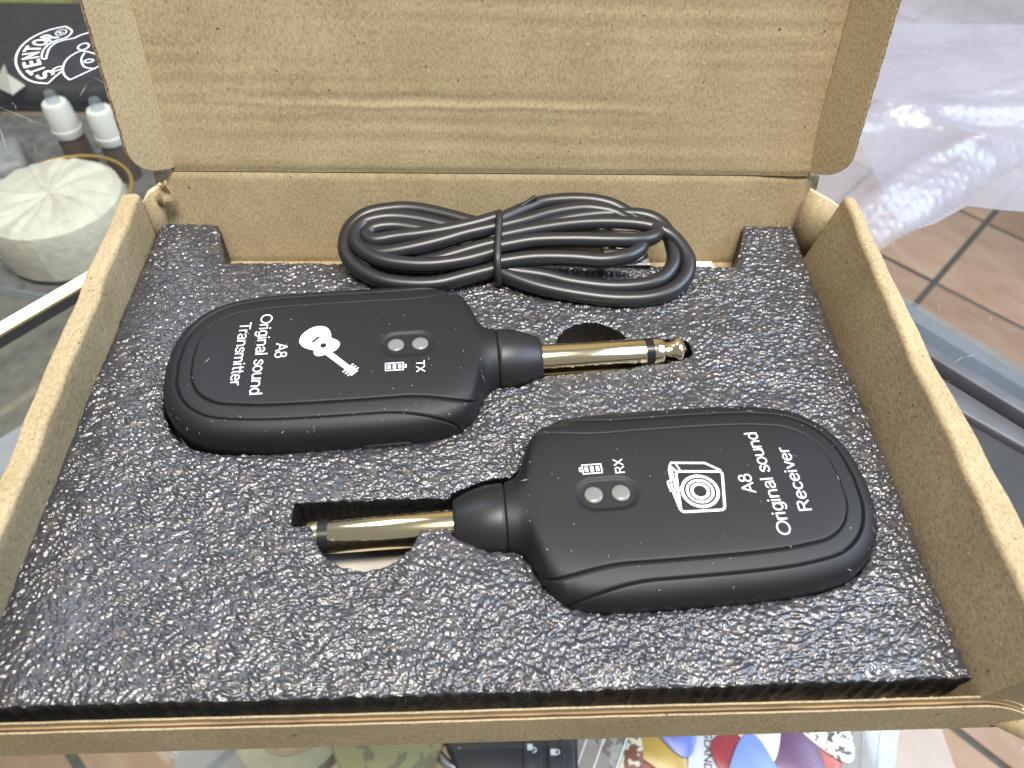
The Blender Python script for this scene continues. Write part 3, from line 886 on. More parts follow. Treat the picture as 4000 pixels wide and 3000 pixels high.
cut(to_world([(9, -4.6), (27, -4.2), (30, -3.4), (38.5, -3.2), (41.2, -1.4), (41.2, 1.8), (38.5, 3.2), (9, 3.2)], TX))
cut([(22.9 + 8.1 * math.cos(a), 67.3 + 8.1 * math.sin(a)) for a in np.linspace(-0.25, math.pi + 0.25, 40)])
cut(to_world(offset_outline(0.1, 0.2), RX)); cut(to_world([(-1, -7.6), (4, -7.3), (9.6, -4.9), (9.6, 3.2), (4, 6.6), (-1, 7.2)], RX))
cut([(-33.0, 27.3), (-29, 27.2), (-10, 26.4), (-5, 26.4), (-5, 32.7), (-33.0, 31.8)])
cut([(-19.8 + 9.6 * math.cos(a), 28.7 + 9.6 * math.sin(a)) for a in np.linspace(math.pi + 0.05, 2 * math.pi - 0.05, 40)])
sd += 0.16 * (vnoise(X / 1.3, Y / 1.3, 77) - 0.5) * 2 * (np.abs(sd) < 2) + 0.08 * np.sin(X * 2.3 + 1.7 * np.sin(Y * 1.9)) * np.sin(Y * 2.9) * (np.abs(sd) < 1)
# bubble relief: two layers of jittered domes, stretched where the sheet was dragged
def bubbles(x, y, cell, seed):
    r = np.random.default_rng(seed); JX, JY, RR = r.random((200, 200)), r.random((200, 200)), r.random((200, 200))
    xs, ys = x / cell, y / cell; xi, yi = np.floor(xs).astype(int), np.floor(ys).astype(int)
    h = np.zeros(x.shape)
    for a in (-1, 0, 1):
        for b in (-1, 0, 1):
            i, j = (xi + a) % 200, (yi + b) % 200
            d2 = (xs - (xi + a + JX[j, i])) ** 2 + (ys - (yi + b + JY[j, i])) ** 2
            R2 = (0.44 + 0.34 * RR[j, i]) ** 2
            h = np.maximum(h, np.sqrt(np.clip(R2 - d2, 0, 1)) * (0.7 + 0.5 * RR[j, i]))
    return h * cell
drag = vnoise(X / 26, Y / 26, 3)
th = (vnoise(X / 30 + 9, Y / 30, 4) - 0.5) * 2.6
wx = X + 1.2 * (vnoise(X / 3, Y / 3, 5) - 0.5); wy = Y + 1.2 * (vnoise(X / 3, Y / 3, 6) - 0.5)
st = 1 + 0.9 * np.clip(drag * 2 - 0.7, 0, 1)
ca, sa = np.cos(th), np.sin(th)
ru, rv = ca * wx + sa * wy, -sa * wx + ca * wy
mixm = sm((drag - 0.45) * 6 + 0.5)
bu = np.maximum(bubbles(wx / (1 + 0.5 * 1.0), wy * 1.05, 0.68, 11) * mixm + bubbles(wx + 40, wy / 1.25, 0.68, 14) * (1 - mixm), bubbles(wx + 80, wy * 1.1, 0.48, 12) * 1.05)
wr = vnoise((0.9 * wx + 0.43 * wy) / 2.2, (-0.43 * wx + 0.9 * wy) / 0.5, 8) - 0.5
H = 0.84 * bu * (0.50 + 0.55 * vnoise(X / 5, Y / 5, 13) + 0.45 * vnoise(X / 14, Y / 11, 15)) + 0.22 * wr * np.clip(drag * 2.2 - 0.9, 0, 1) + 0.7 * (vnoise(X / 17, Y / 17, 9) - 0.5) + 0.25 * (vnoise(X / 4, Y / 4, 10) - 0.5) - 0.45
# snap the cells that straddle an edge onto it
gyd, gxd = np.gradient(sd, step)
gn = np.hypot(gxd, gyd) + 1e-6
ins = sd <= 0
cell_keep = (ins[:-1, :-1].astype(int) + ins[1:, :-1] + ins[:-1, 1:] + ins[1:, 1:]) >= 2
idx = np.arange(X.size).reshape(X.shape)
F = np.stack([idx[:-1, :-1], idx[:-1, 1:], idx[1:, 1:], idx[1:, :-1]], -1)[cell_keep]
outside = sd > -0.05
k_ = np.clip(sd, -0.05, step * 1.5)
XS = np.where(outside & (sd < step * 2), X - gxd / gn * k_, X); YS = np.where(outside & (sd < step * 2), Y - gyd / gn * k_, Y)
# edges sag a little
H = H - 0.35 * np.exp(sd / 0.5) * (sd < 0) - 0.35 * (sd >= 0)
V = np.stack([XS, YS, FZ + 0.35 + H], -1).reshape(-1, 3)
used = np.unique(F); remap = -np.ones(X.size, int); remap[used] = np.arange(len(used))
V = V[used]; F = remap[F]
foam = thing('foam_insert', (0, 53.5, FL), 'black bubbly foam insert with die-cut recesses filling the cardboard box', 'foam')
mesh('top_skin', V, F, M_FOAM, foam, smooth=True, world=True)
E = np.concatenate([F[:, [0, 1]], F[:, [1, 2]], F[:, [2, 3]], F[:, [3, 0]]])
key = np.sort(E, 1); kk = key[:, 0].astype(np.int64) * len(V) + key[:, 1]
u_, inv, cnt = np.unique(kk, return_inverse=True, return_counts=True)
B = E[cnt[inv] == 1]
bv = np.unique(B); rm = -np.ones(len(V), int); rm[bv] = np.arange(len(bv)); nb = len(bv)
zs = [0, -0.8, -2.0, -3.4, -5.0, -6.8, -8.6, -10.0]
WV = []
for k, z in enumerate(zs):
    P = V[bv].copy()
    if k:
        P[:, 2] = FZ + z - 0.4
        P[:, :2] += 0.30 * (np.stack([vnoise(P[:, 0] * 1.6 + 3 * k, P[:, 1] * 1.6, 20 + k), vnoise(P[:, 0] * 1.6, P[:, 1] * 1.6 + 5 * k, 40 + k)], 1) - 0.5)
    WV.append(P)
WV = np.concatenate(WV); BB = rm[B]
WF = np.concatenate([np.stack([BB[:, 1] + k * nb, BB[:, 0] + k * nb, BB[:, 0] + (k + 1) * nb, BB[:, 1] + (k + 1) * nb], 1) for k in range(len(zs) - 1)])
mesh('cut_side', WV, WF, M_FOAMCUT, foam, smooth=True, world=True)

# ------------------------------------------------------------------ coiled charging cable
ST = {
 'L1': [(3.2, 88.8), (-3.4, 86.8), (-9.9, 84.9), (-16.4, 84.7), (-22.5, 85.8), (-27.6, 88.7), (-30.3, 92.1), (-31.1, 95.7), (-30.2, 100.3), (-26.7, 103.8), (-20.8, 105.2), (-15.7, 105.1), (-10.0, 103.7), (-4.4, 101.8), (-0.2, 100.3), (3.4, 98.7)],
 'L2': [(3.2, 92.3), (-0.1, 91.0), (-5.1, 89.5), (-11.6, 88.5), (-17.8, 88.7), (-23.2, 89.9), (-27.3, 92.7), (-28.6, 96.2), (-27.2, 99.7), (-23.5, 101.3), (-19.3, 101.7), (-13.8, 101.0), (-8.6, 99.7), (-3.5, 98.2), (3.2, 96.4)],
 'L3': [(3.2, 100.0), (-1.4, 98.4), (-7.7, 96.8), (-13.6, 95.8), (-19.4, 95.1), (-24.3, 94.4), (-26.2, 96.0), (-25.2, 97.7), (-22.9, 98.6), (-19.6, 98.9), (-15.4, 98.3), (-10.3, 97.2), (-5, 95.8)],
 'L4': [(3.2, 97.9), (-3.5, 96.1), (-9.8, 94.0), (-16.7, 92.3), (-22.9, 91.6), (-26.4, 93.2)],
 'L5': [(3.2, 94.6), (-1.4, 93.5), (-6.0, 92.2), (-10.1, 91.0), (-15, 89.9)],
 'R1': [(3.2, 88.3), (6.8, 86.3), (12.9, 83.9), (21.0, 82.0), (29.0, 80.9), (36.4, 81.2), (41.5, 83.1), (44.9, 86.5), (46.0, 90.5), (45.0, 94.0), (42.4, 97.6), (37.1, 99.8), (28.5, 100.3), (19.9, 99.5), (11.3, 97.7), (3.5, 95.6)],
 'R2': [(3.2, 88.6), (13.0, 87.1), (19.1, 85.4), (27.3, 84.2), (34.3, 84.5), (39.4, 86.2), (42.3, 89.4), (43.2, 92.5), (43.1, 96.1), (42.5, 98.7), (40.7, 101.9), (37.0, 103.6), (30.9, 103.8), (24.4, 103.2), (17.8, 101.7), (11.3, 99.3), (3.2, 96.4)],
 'R3': [(3.2, 100.2), (9.3, 103.8), (13.7, 106.1), (19.4, 107.2), (24.7, 107.4), (29.4, 106.6), (32.8, 104.8), (36.8, 101.3)],
 'R6': [(3.2, 98.7), (9.2, 100.7), (15.7, 103.2), (22.3, 104.7), (26.7, 104.7), (30.9, 103.7), (34.5, 101)],
 'R4': [(3.2, 92.3), (11.2, 93.9), (19.6, 94.1), (28.0, 93.9), (34.4, 94.2), (37.9, 95.4), (39.4, 97.4), (38.7, 98.7)],
 'R5': [(3.2, 88.8), (11.0, 89.8), (19.3, 89.5), (26.4, 88.8), (31.5, 89.9), (34.6, 91.9), (35.8, 94.0)],
}
HT = {  # height above the coil's resting plane at the start, middle and end of each run
 'L1': (0.2, 0.0, 0.6), 'L2': (1.5, 1.7, 0.6), 'L3': (3.2, 1.9, 1.3), 'L4': (2.6, 2.4, 0.9), 'L5': (1.6, 0.6, 0.2),
 'R1': (0.0, 0.4, 2.2), 'R2': (0.0, 0.0, 0.8), 'R3': (2.0, 1.0, 0.0), 'R6': (1.6, 1.0, 0.3), 'R4': (2.6, 3.2, 1.0), 'R5': (1.8, 3.0, 1.8)}
coil = thing('charging_cable', (5, 93, FZ), 'coiled black charging cable held by a wire tie on the foam', 'cable')
def plane_z(y): return FZ + 1.75 + (y - 84) * 0.2
prts = []
for k, P in ST.items():
    p = catmull([(x, y) for x, y in P], 8)
    s_ = np.linspace(0, 1, len(p)); hgt = np.interp(s_, [0, 0.5, 1], HT[k])
    hgt = np.convolve(np.pad(hgt, 12, 'edge'), np.ones(25) / 25, 'valid')
    prts.append(tube(np.stack([p[:, 0], p[:, 1], plane_z(p[:, 1]) + hgt], 1), 1.78, 14))
mesh('cable_run', *add(*prts), M_CABLE, coil, smooth=True, world=True, sharp=70)
ty = [(101.8, 0.8), (100.9, 3.6), (98.8, 4.9), (95, 4.6), (91, 4.1), (88, 3.4), (86.0, 1.2), (86.4, -1.3), (91, -1.7), (98, -1.4)]
tp_ = catmull([(3.3 + 0.25 * math.sin(i), y, plane_z(y) + z) for i, (y, z) in enumerate(ty)], 6, True)
t2 = catmull([(3.3, 101.4, plane_z(101) + 1.5), (6, 102.4, plane_z(102) + 2.2), (9.1, 103.8, plane_z(103.8) + 3.0), (12.0, 105.0, plane_z(105) + 4.2)], 6)
mesh('wire_tie', *add(tube(tp_, 0.85, 10, True), tube(t2, 0.62, 10)), M_TIE, coil, smooth=True, world=True, sharp=70)
ub = bevel(mesh('connector', *box(27.0, 37.6, 90.0, 97.8, FZ - 0.6, FZ + 3.2), M_STEEL, coil, world=True), 0.4)
for y in (92.2, 96.6):
    mesh('latch_hole', *box(28.3, 30.2, y - 0.9, y + 0.9, FZ + 3.15, FZ + 3.23), M_GAP, ub).location = -coil.location

o = mesh('instruction_sheet', *prism([(-36, 9), (-4, 10), (-3, 30), (-35, 29)], FL + 0.15, FL + 0.4), plain('beige_paper', (0.46, 0.42, 0.37), 0.8, vary=0.1))
tag(o, 'white paper sheet glimpsed through the foam hole under the receiver plug', 'paper sheet')
lab = mesh('paper_slip', *prism([(47.5, 100.5), (58.2, 101.2), (57.5, 106.6), (51.4, 105.9)], FL + 0.15, FL + 0.35), M_PAPER)
tag(lab, 'small white paper slip lying on the box floor behind the foam', 'paper')

# ------------------------------------------------------------------ milky plastic bag behind the box
bp = [(86.5, 112), (95, 101), (104.3, 112.5), (113, 118.5), (122.5, 124.2), (137, 134), (150, 144.2), (162, 152.5), (190, 168), (250, 190), (250, 330), (70, 330), (78, 150)]
bs = 0.8
gx = np.arange(68, 252, bs); gy = np.arange(99, 332, bs)
X, Y = np.meshgrid(gx, gy); bd = sdf_poly(X, Y, bp)
fold = lambda a, c, wd, h: h * np.exp(-(((X * math.cos(a) + Y * math.sin(a) - c + 4 * np.sin(X * 0.05 + Y * 0.03)) / wd) ** 2))
Hh = 3.0 + 5.0 * vnoise(X / 34, Y / 40, 61) + 0.8 * vnoise(X / 11, Y / 11, 62) + fold(2.05, 66, 3.0, 1.8) + fold(1.86, 120, 5, 3.0) + fold(2.0, 100, 2.6, 1.4) + fold(0.9, 205, 4, 2)
Hh += 1.0 * np.abs(vnoise(X / 14 + 4, Y / 5, 63) - 0.5)
Hh *= np.clip(-bd / 9, 0, 1) ** 0.6; Hh += 0.5
rr = np.random.default_rng(5); JX, JY = rr.random((120, 120)), rr.random((120, 120))
cs = 3.7; xi, yi = np.floor(X / cs).astype(int), np.floor(Y / cs).astype(int)
for a in (-1, 0, 1):
    for b in (-1, 0, 1):
        i, j = xi + a, yi + b
        px = (i + 0.5 + 0.45 * (JX[j % 120, i % 120] - 0.5)) * cs + (j % 2) * cs * 0.5 - cs * 0.25; py = (j + 0.5 + 0.45 * (JY[j % 120, i % 120] - 0.5)) * cs
        Hh += 0.42 * np.exp(-((X - px) ** 2 + (Y - py) ** 2) / 0.70 ** 2)
ins = bd <= 0
keep = (ins[:-1, :-1].astype(int) + ins[1:, :-1] + ins[:-1, 1:] + ins[1:, 1:]) >= 2
idx = np.arange(X.size).reshape(X.shape)
F = np.stack([idx[:-1, :-1], idx[:-1, 1:], idx[1:, 1:], idx[1:, :-1]], -1)[keep]
gyd, gxd = np.gradient(bd, bs); gn = np.hypot(gxd, gyd) + 1e-6; kk = np.where((bd > 0) & (bd < 2 * bs), bd, 0)
V = np.stack([X - gxd / gn * kk, Y - gyd / gn * kk, Hh], -1).reshape(-1, 3)
used = np.unique(F); remap = -np.ones(X.size, int); remap[used] = np.arange(len(used))
bag = thing('plastic_bag', (150, 200, 0), 'translucent milky bubble film bag crumpled on the counter behind the box', 'plastic bag')
mesh('upper_sheet', V[used], remap[F], M_BAG, bag, smooth=True, world=True)
mesh('lower_sheet', *prism([(112, 119), (123, 123.5), (135.1, 131.2), (143, 129.6), (151.5, 128.6), (190, 131), (250, 140), (250, 240), (120, 240)], 0.25, 0.40), M_BAG, bag, world=True)

# ------------------------------------------------------------------ sticker on the glass
M_FILM = plain('dark_sticker_film', (0.022, 0.020, 0.022), 0.45, vary=0.3)
M_STW = plain('sticker_white', (0.86, 0.90, 0.90), 0.5)
stk = thing('sticker', (-143, 208, 0.1), 'black oval sticker with white STENTOR lettering stuck on the glass', 'sticker')
so = [(-147.4, 229.1), (-151.9, 226.3), (-155.2, 221.8), (-156.7, 216.9), (-156.8, 211.9), (-155.6, 206.5), (-153.5, 201.8), (-150.4, 197.1), (-147.2, 193.7), (-143.9, 191.7), (-139.5, 190.9)]
so_c = [tuple(p) for p in catmull(so, 8)]
si = [(-147.4, 229.1), (-145.2, 227.2), (-144.0, 225.6), (-143.7, 223.4), (-144.5, 221.0), (-147.0, 218.7), (-148.5, 215.9), (-148.7, 212.1), (-147.9, 208.4), (-146.9, 206.5), (-145.8, 206.6), (-146.4, 208.8), (-147.2, 213.4), (-146.5, 217.2), (-144.2, 219.4), (-141.5, 220.8), (-139.7, 223.3), (-136, 226)]
cen = np.array([-142.0, 208.0])
film = [tuple(np.array(p) + (np.array(p) - cen) / np.linalg.norm(np.array(p) - cen) * 0.9) for p in so_c] + [(-137.6, 195.5), (-136, 194.5), (-133, 192.0), (-124, 197), (-118, 210), (-122, 228), (-138, 232)]
mesh('film', *flat_poly([film], 0.06), M_FILM, stk, world=True)
li = []
li.append(stroke(so_c, 0.62, z=0.10)); li.append(stroke(catmull(si, 6), 0.55, z=0.105))
li.append(stroke([(-139.5, 190.9), (-138.7, 195.1), (-137.7, 199.0)], 0.55, z=0.11))
li.append(stroke(catmull([(-137.7, 199.0), (-135.9, 195.9), (-133.4, 193.3)], 6), 0.55, z=0.112)); li.append(stroke([(-133.4, 193.3), (-131.1, 196.4), (-126.6, 202.6)], 0.5, z=0.114))
li.append(stroke(catmull([(-137.7, 199.0), (-138.8, 203.7), (-138.6, 207.8), (-136.7, 211.5), (-134.1, 211.6), (-129, 209)], 6), 0.5, z=0.116))
li.append(stroke(catmull([(-134.6, 210.8), (-134.4, 207.1), (-132.9, 203.4), (-130.9, 201.1), (-127.6, 200.4)], 6), 0.5, z=0.118))
for c, a, b, q in (((-139.6, 200.2), 1.8, 1.0, 0.9), ((-136.4, 214.9), 1.7, 2.3, 0.0), ((-131.4, 205.4), 1.4, 1.1, 0.4)):
    li.append(stroke([(c[0] + a * math.cos(x) * math.cos(q) - b * math.sin(x) * math.sin(q), c[1] + a * math.cos(x) * math.sin(q) + b * math.sin(x) * math.cos(q)) for x in np.linspace(0, 2 * math.pi, 32, endpoint=False)], 0.5, True, z=0.12))
li.append(stroke([(-147.3 + 1.75 * math.cos(x), 224.6 + 2.1 * math.sin(x)) for x in np.linspace(0, 2 * math.pi, 32, endpoint=False)], 0.32, True, z=0.12))
mesh('outline', *add(*li), M_STW, stk, world=True)
LT = [('S', -142.4, 196.2), ('T', -146.2, 198.9), ('E', -149.3, 203.2), ('N', -151.6, 208.3), ('T', -152.7, 213.0), ('O', -151.9, 217.4), ('R', -150.0, 221.2), ('R', -147.3, 224.6)]
pts = np.array([(x, y) for _, x, y in LT])
for i, (ch, x, y) in enumerate(LT):
    tg = pts[min(i + 1, 7)] - pts[max(i - 1, 0)]; tg = tg / np.linalg.norm(tg); upv = np.array([-tg[1], tg[0]])
    big = i < 7
    V, F = text_fit(ch, 4.0 if big else 1.5, 5.4 if big else 2.2, bold=big)
    Wv = np.array([x, y]) + V[:, :1] * tg + V[:, 1:2] * upv
    mesh('letter', np.concatenate([Wv, np.full((len(Wv), 1), 0.12)], 1), F, M_STW, stk, world=True)

# ------------------------------------------------------------------ goods on the glass shelf below
SZ = -241.0
def bottle(name, x, y, label, zt=-180):
    t = thing(name, (x, y, SZ), label, 'bottle', group='small bottles with white caps')
    h = zt - SZ
    mesh('body', *lathe([(0, 9.5), (1, 10.4), (h - 33, 10.4), (h - 28, 9.0), (h - 24, 7)], 32, 'z'), plain('bottle_amber', (0.10, 0.07, 0.05), 0.2), t, smooth=True, sharp=40)
    mesh('cap', *lathe([(h - 27, 10.8), (h - 25.5, 11.3), (h - 21, 11.3), (h - 20, 10.6), (h - 3.5, 9.8), (h - 0.5, 8.6), (h, 6.6)], 32, 'z'), M_CAP, t, smooth=True, sharp=30)
    mesh('nozzle', *lathe([(h - 0.2, 5.0), (h + 5, 4.4), (h + 8, 3.6), (h + 8.4, 1)], 24, 'z'), M_ACRYL, t, smooth=True, sharp=40)
bottle('small_bottle', -327, 485, 'white capped bottle beside the crumpled wrapper, under the sticker')
bottle('small_bottle', -291, 476, 'white capped bottle half hidden behind the box lid')

o = mesh('grey_mat', *box(-480, -205, 175, 562, 0, 1.5), plain('mat_felt', (0.13, 0.125, 0.115), 0.8, vary=0.35, nscale=0.4, nstr=0.4))
o.location = (0, 0, SZ * S); tag(o, 'dark grey mat on the shelf under the wrapped roll', 'mat')
# paper wrapped roll
M_WRAP = plain('wrinkled_wrap', (0.60, 0.57, 0.46), 0.55, nscale=0.25, nstr=0.5, ndist=1.0, vary=0.10)
rl = thing('wrapped_roll', (-303, 392, SZ + 1.5), 'round roll wrapped in crumpled cream paper beside the left box wall', 'roll')
NP = 38
pr_ = np.random.default_rng(21); ph = pr_.random(NP); pa = np.sort(np.linspace(0, 2 * math.pi, NP, endpoint=False) + pr_.uniform(-0.06, 0.06, NP))
prof = [(0, 42), (6, 46.5), (22, 47.5), (36, 47), (42, 45.5), (45.5, 41), (47.0, 32), (47.4, 22), (47.0, 12), (46.0, 4), (45.6, 0.1)]
V, F = [], []
for i, (a, r) in enumerate(prof):
    for k in range(NP):
        t = pa[k] + 0.012 * i * math.sin(k * 1.7) + (0.25 * (1 - r / 42) if r < 42 else 0)
        up_ = (k % 2) * (0.9 + 1.8 * ph[k])
        rr_ = r * (1 + 0.006 * (k % 2) + 0.012 * math.sin(2 * t + 1)) if r > 40 else r
        zz = a + (up_ - 0.9) * min(1, max(0, (46 - r) / 8)) * min(1, r / 10) if i > 3 else a
        V.append((rr_ * math.cos(t), rr_ * math.sin(t), zz))
for i in range(len(prof) - 1):
    for k in range(NP):
        k2 = (k + 1) % NP; F.append((i * NP + k, i * NP + k2, (i + 1) * NP + k2, (i + 1) * NP + k))
mesh('wrapping', V, F, M_WRAP, rl, smooth=True, sharp=14)
M_BRASS = plain('brass_ring', (0.55, 0.34, 0.08), 0.35, metal=0.5)
gr = mesh('brass_hoop', *tube([(46.0 * math.cos(a), 46.0 * math.sin(a), 0) for a in np.linspace(0, 2 * math.pi, 72, endpoint=False)], 1.2, 10, True), M_BRASS, smooth=True)
gr.location = (-0.3015, 0.404, -0.2395 + 0.036); tag(gr, 'thin brass hoop around the top of the paper wrapped roll', 'hoop')

o = thing('instrument_case', (-430, 640, SZ), 'dark padded case lying on the shelf behind the small bottles', 'case')
bevel(mesh('body', *box(-190, 200, -75, 90, 0, 26), M_FELT, o), 8, 4)
mesh('seam', *box(-191, 201, -76, 91, 12, 14), M_GAP, o)
o = bevel(mesh('paper_packet', *box(-40, 45, -22, 22, 0, 30), plain('grey_packet', (0.24, 0.24, 0.22), 0.5, vary=0.2, nscale=0.06, nstr=0.6, ndist=3)), 7, 4)
o.location = (-0.402, 0.452, SZ * S); o.rotation_euler = (0, 0, 0.5); tag(o, 'grey rounded packet between the wrapped roll and the frame edge of the shelf', 'packet')
o = bevel(mesh('carton', *box(-90, 60, -60, 60, 0, 40), plain('lime_carton', (0.46, 0.47, 0.12), 0.5, vary=0.2)), 3)
o.location = (-0.50, 0.80, SZ * S); tag(o, 'yellow green carton at the far back of the shelf', 'carton')
o = bevel(mesh('leather_pouch', *box(-26, 26, -20, 20, 0, 16), plain('brown_pouch', (0.13, 0.085, 0.06), 0.4, vary=0.4, nscale=0.15, nstr=0.8, ndist=2)), 7, 4)
o.location = (-0.318, 0.449, SZ * S); o.rotation_euler = (0, 0, 0.4); tag(o, 'brown soft pouch in front of the white capped bottle', 'pouch')
V = [(-430, 572, 0), (-402, 553.7, 0), (-393.9, 564, 3), (-408, 570, 10), (-412, 578, 14), (-418, 571, 6)]
o = mesh('crumpled_wrapper', [(x + 412, y - 566, z) for x, y, z in V], [(0, 1, 5), (1, 2, 3), (1, 3, 5), (3, 4, 5)], plain('cream_wrapper', (0.52, 0.50, 0.42), 0.5))
sdm = o.modifiers.new('thick', 'SOLIDIFY'); sdm.thickness = 0.0006
o.location = (-0.412, 0.566, -0.2149); tag(o, 'small crumpled cream wrapper on the dark padded case', 'wrapper')
for v_ in o.data.vertices: pass
cl = thing('haze_plate', (-140, 120, -60), 'hazy clear plate added for murk under the counter glass beside the left box wall', 'haze plate')
mesh('plate', *prism([(-235, 70), (-100, 55), (-85, 150), (-190, 175)], -78, -75), glass_mat('plate_haze', (0.90, 0.90, 0.86), 0.1, 0.10, (0.5, 0.48, 0.40), 0.0), cl, world=True)  # see-through plate added to give the hazy murk left of the box
for a, b in (((-235, 70), (-190, 175)), ((-190, 175), (-85, 150))):
    mesh('rim', *bar(a, b, -1.6, -74.9, -72), M_ACRYL, cl, world=True)
o = thing('cellophane_twist', (-283, 425, SZ), 'clear cellophane twist catching blue light beside the wrapped roll', 'cellophane')
mesh('sheet', *lathe([(0, 14), (8, 10), (20, 5), (30, 9), (42, 3), (46, 1)], 9, 'z'), M_ACRYL, o)

# goods in front of the box
def shaped(name, poly, z0, z1, mat, label, cat, group=None, bev=0.4, rot=0.0):
    c = np.mean(np.array(poly), 0)
    V, F = prism([(x - c[0], y - c[1]) for x, y in poly], 0, z1 - z0)
    o = mesh(name, V, F, mat); o.location = (c[0] * S, c[1] * S, z0 * S)
    if bev: bevel(o, bev)
    tag(o, label, cat, group); return o
def pick_shape(cx, cy, a, w_=26, h=30):
    P = [(0, -h * 0.55), (w_ * 0.20, -h * 0.42), (w_ * 0.42, -h * 0.05), (w_ * 0.5, h * 0.22), (w_ * 0.40, h * 0.38), (w_ * 0.2, h * 0.45), (0, h * 0.47), (-w_ * 0.2, h * 0.45), (-w_ * 0.40, h * 0.38), (-w_ * 0.5, h * 0.22), (-w_ * 0.42, -h * 0.05), (-w_ * 0.20, -h * 0.42)]
    c, s_ = math.cos(a), math.sin(a)
    return [(cx + c * x - s_ * y, cy + s_ * x + c * y) for x, y in catmull(P, 4, True)]
def pickm(n, c): return plain(n, c, 0.3, vary=0.08)
PK = [('red brown guitar pick under the yellow one', (0.28, 0.055, 0.05), 70, 42, 2.9, 0.0), ('mustard yellow guitar pick beside the printed card', (0.52, 0.33, 0.06), 80.5, 46, 0.5, 1.1), ('plain blue guitar pick between the yellow pick and the card', (0.13, 0.19, 0.62), 88, 56, 0.2, 2.2),
      ('green guitar pick next to the clear plastic case', (0.10, 0.16, 0.08), 64, 55, 1.2, 0.0),
      ('dark red guitar pick under the pale blue one', (0.34, 0.045, 0.06), 116, 37, 0.05, 1.2), ('pale blue guitar pick on the printed card', (0.22, 0.32, 0.74), 120.5, 33.5, 3.05, 2.4), ('cream guitar pick on the edge of the printed card', (0.72, 0.72, 0.58), 127, 53, 0.1, 1.3),
      ('bright yellow guitar pick under the purple one', (0.66, 0.56, 0.04), 137, 40, 0.3, 0.0), ('dark purple guitar pick beside the red one', (0.15, 0.07, 0.16), 143, 40.5, 2.8, 1.2), ('orange red guitar pick under the speckled one', (0.46, 0.09, 0.06), 152, 46, 0.5, 0.1)]
for lb_, c, x, y, a, dz in PK:
    shaped('guitar_pick', pick_shape(x, y, a), SZ + 0.1 + dz, SZ + 1.1 + dz, pickm('pick', c), lb_, 'guitar pick', 'guitar picks', 0.2)
def speckle(name, a, b, s_, th0):
    m, nt, bb = newmat(name); link(nt, ramp(nt, noise(nt, coords(nt), s_, 1), [(th0, a), (th0 + 0.03, b)]), bb.inputs['Base Color']); bb.inputs['Roughness'].default_value = 0.35; return m
shaped('guitar_pick', pick_shape(160, 52, 0.4), SZ + 1.4, SZ + 2.4, speckle('speckled_pick', (0.75, 0.76, 0.70), (0.05, 0.05, 0.05), 0.45, 0.55), 'white guitar pick with black speckles', 'guitar pick', 'guitar picks', 0.2)
shaped('guitar_pick', pick_shape(63, 42, 0.3, 20, 28), SZ + 1.3, SZ + 2.3, speckle('leopard_pick', (0.74, 0.66, 0.46), (0.20, 0.06, 0.03), 0.30, 0.52), 'leopard patterned guitar pick beside the clear case', 'guitar pick', 'guitar picks', 0.2)
cd = thing('printed_card', (104, 40, SZ + 0.1), 'white card printed ENGLAND among the guitar picks', 'card')
mesh('sheet', *prism([(92.4, 56), (84, 20), (118, 20), (125, 56)], SZ + 0.1, SZ + 0.9), plain('card_stock', (0.66, 0.66, 0.70), 0.6, vary=0.06), cd, world=True)
M_INK = plain('black_ink', (0.03, 0.03, 0.04), 0.6)
def card_text(s, p, d, wd, h):
    d = np.array(d, float) / np.linalg.norm(d); upv = np.array([-d[1], d[0]])
    V, F = text_fit(s, wd, h, True); Wv = np.array(p) + V[:, :1] * d + V[:, 1:2] * upv
    mesh('lettering', np.concatenate([Wv, np.full((len(Wv), 1), SZ + 0.96)], 1), F, M_INK, cd, world=True)
card_text('ENGLAND', (102.5, 46.0), (-3.2, -17), 24, 3.6)
card_text('EMI', (110.5, 46.5), (-3.2, -17), 15, 7.5)
mesh('rule', *stroke([(95.5, 56), (87.3, 20)], 0.6, z=SZ + 0.96), M_INK, cd, world=True)

M_CLEAR = glass_mat('clear_case_plastic', (0.93, 0.95, 0.97), 0.05, 0.34, (0.70, 0.76, 0.84), 0.05)
pc = thing('clear_plastic_case', (54, 40, SZ), 'long clear plastic case lying beside the key fob', 'plastic case')
mesh('tray', *prism([(44, 62), (72, 62), (50, 18), (24, 18)], SZ, SZ + 9), M_CLEAR, pc, world=True)
for a, b in (((52, 62), (31, 18)), ((60, 62), (38.5, 18)), ((70.5, 62), (48.8, 18))):
    mesh('edge', *bar(a, b, 0.7, SZ + 9.1, SZ + 9.9), M_STW, pc, world=True)
sl = thing('clear_sleeve', (172, 40, SZ), 'clear crinkled plastic sleeve beside the speckled pick', 'sleeve')
mesh('sheet', *prism([(163, 60), (199, 60), (180, 20), (146, 20)], SZ + 0.2, SZ + 0.6), M_CLEAR, sl, world=True)
for a, b in (((172, 60), (154, 20)), ((181, 60), (163, 20)), ((190, 60), (171, 20))):
    mesh('crease', *bar(a, b, 1.0, SZ + 0.7, SZ + 1.5), M_ACRYL, sl, world=True)

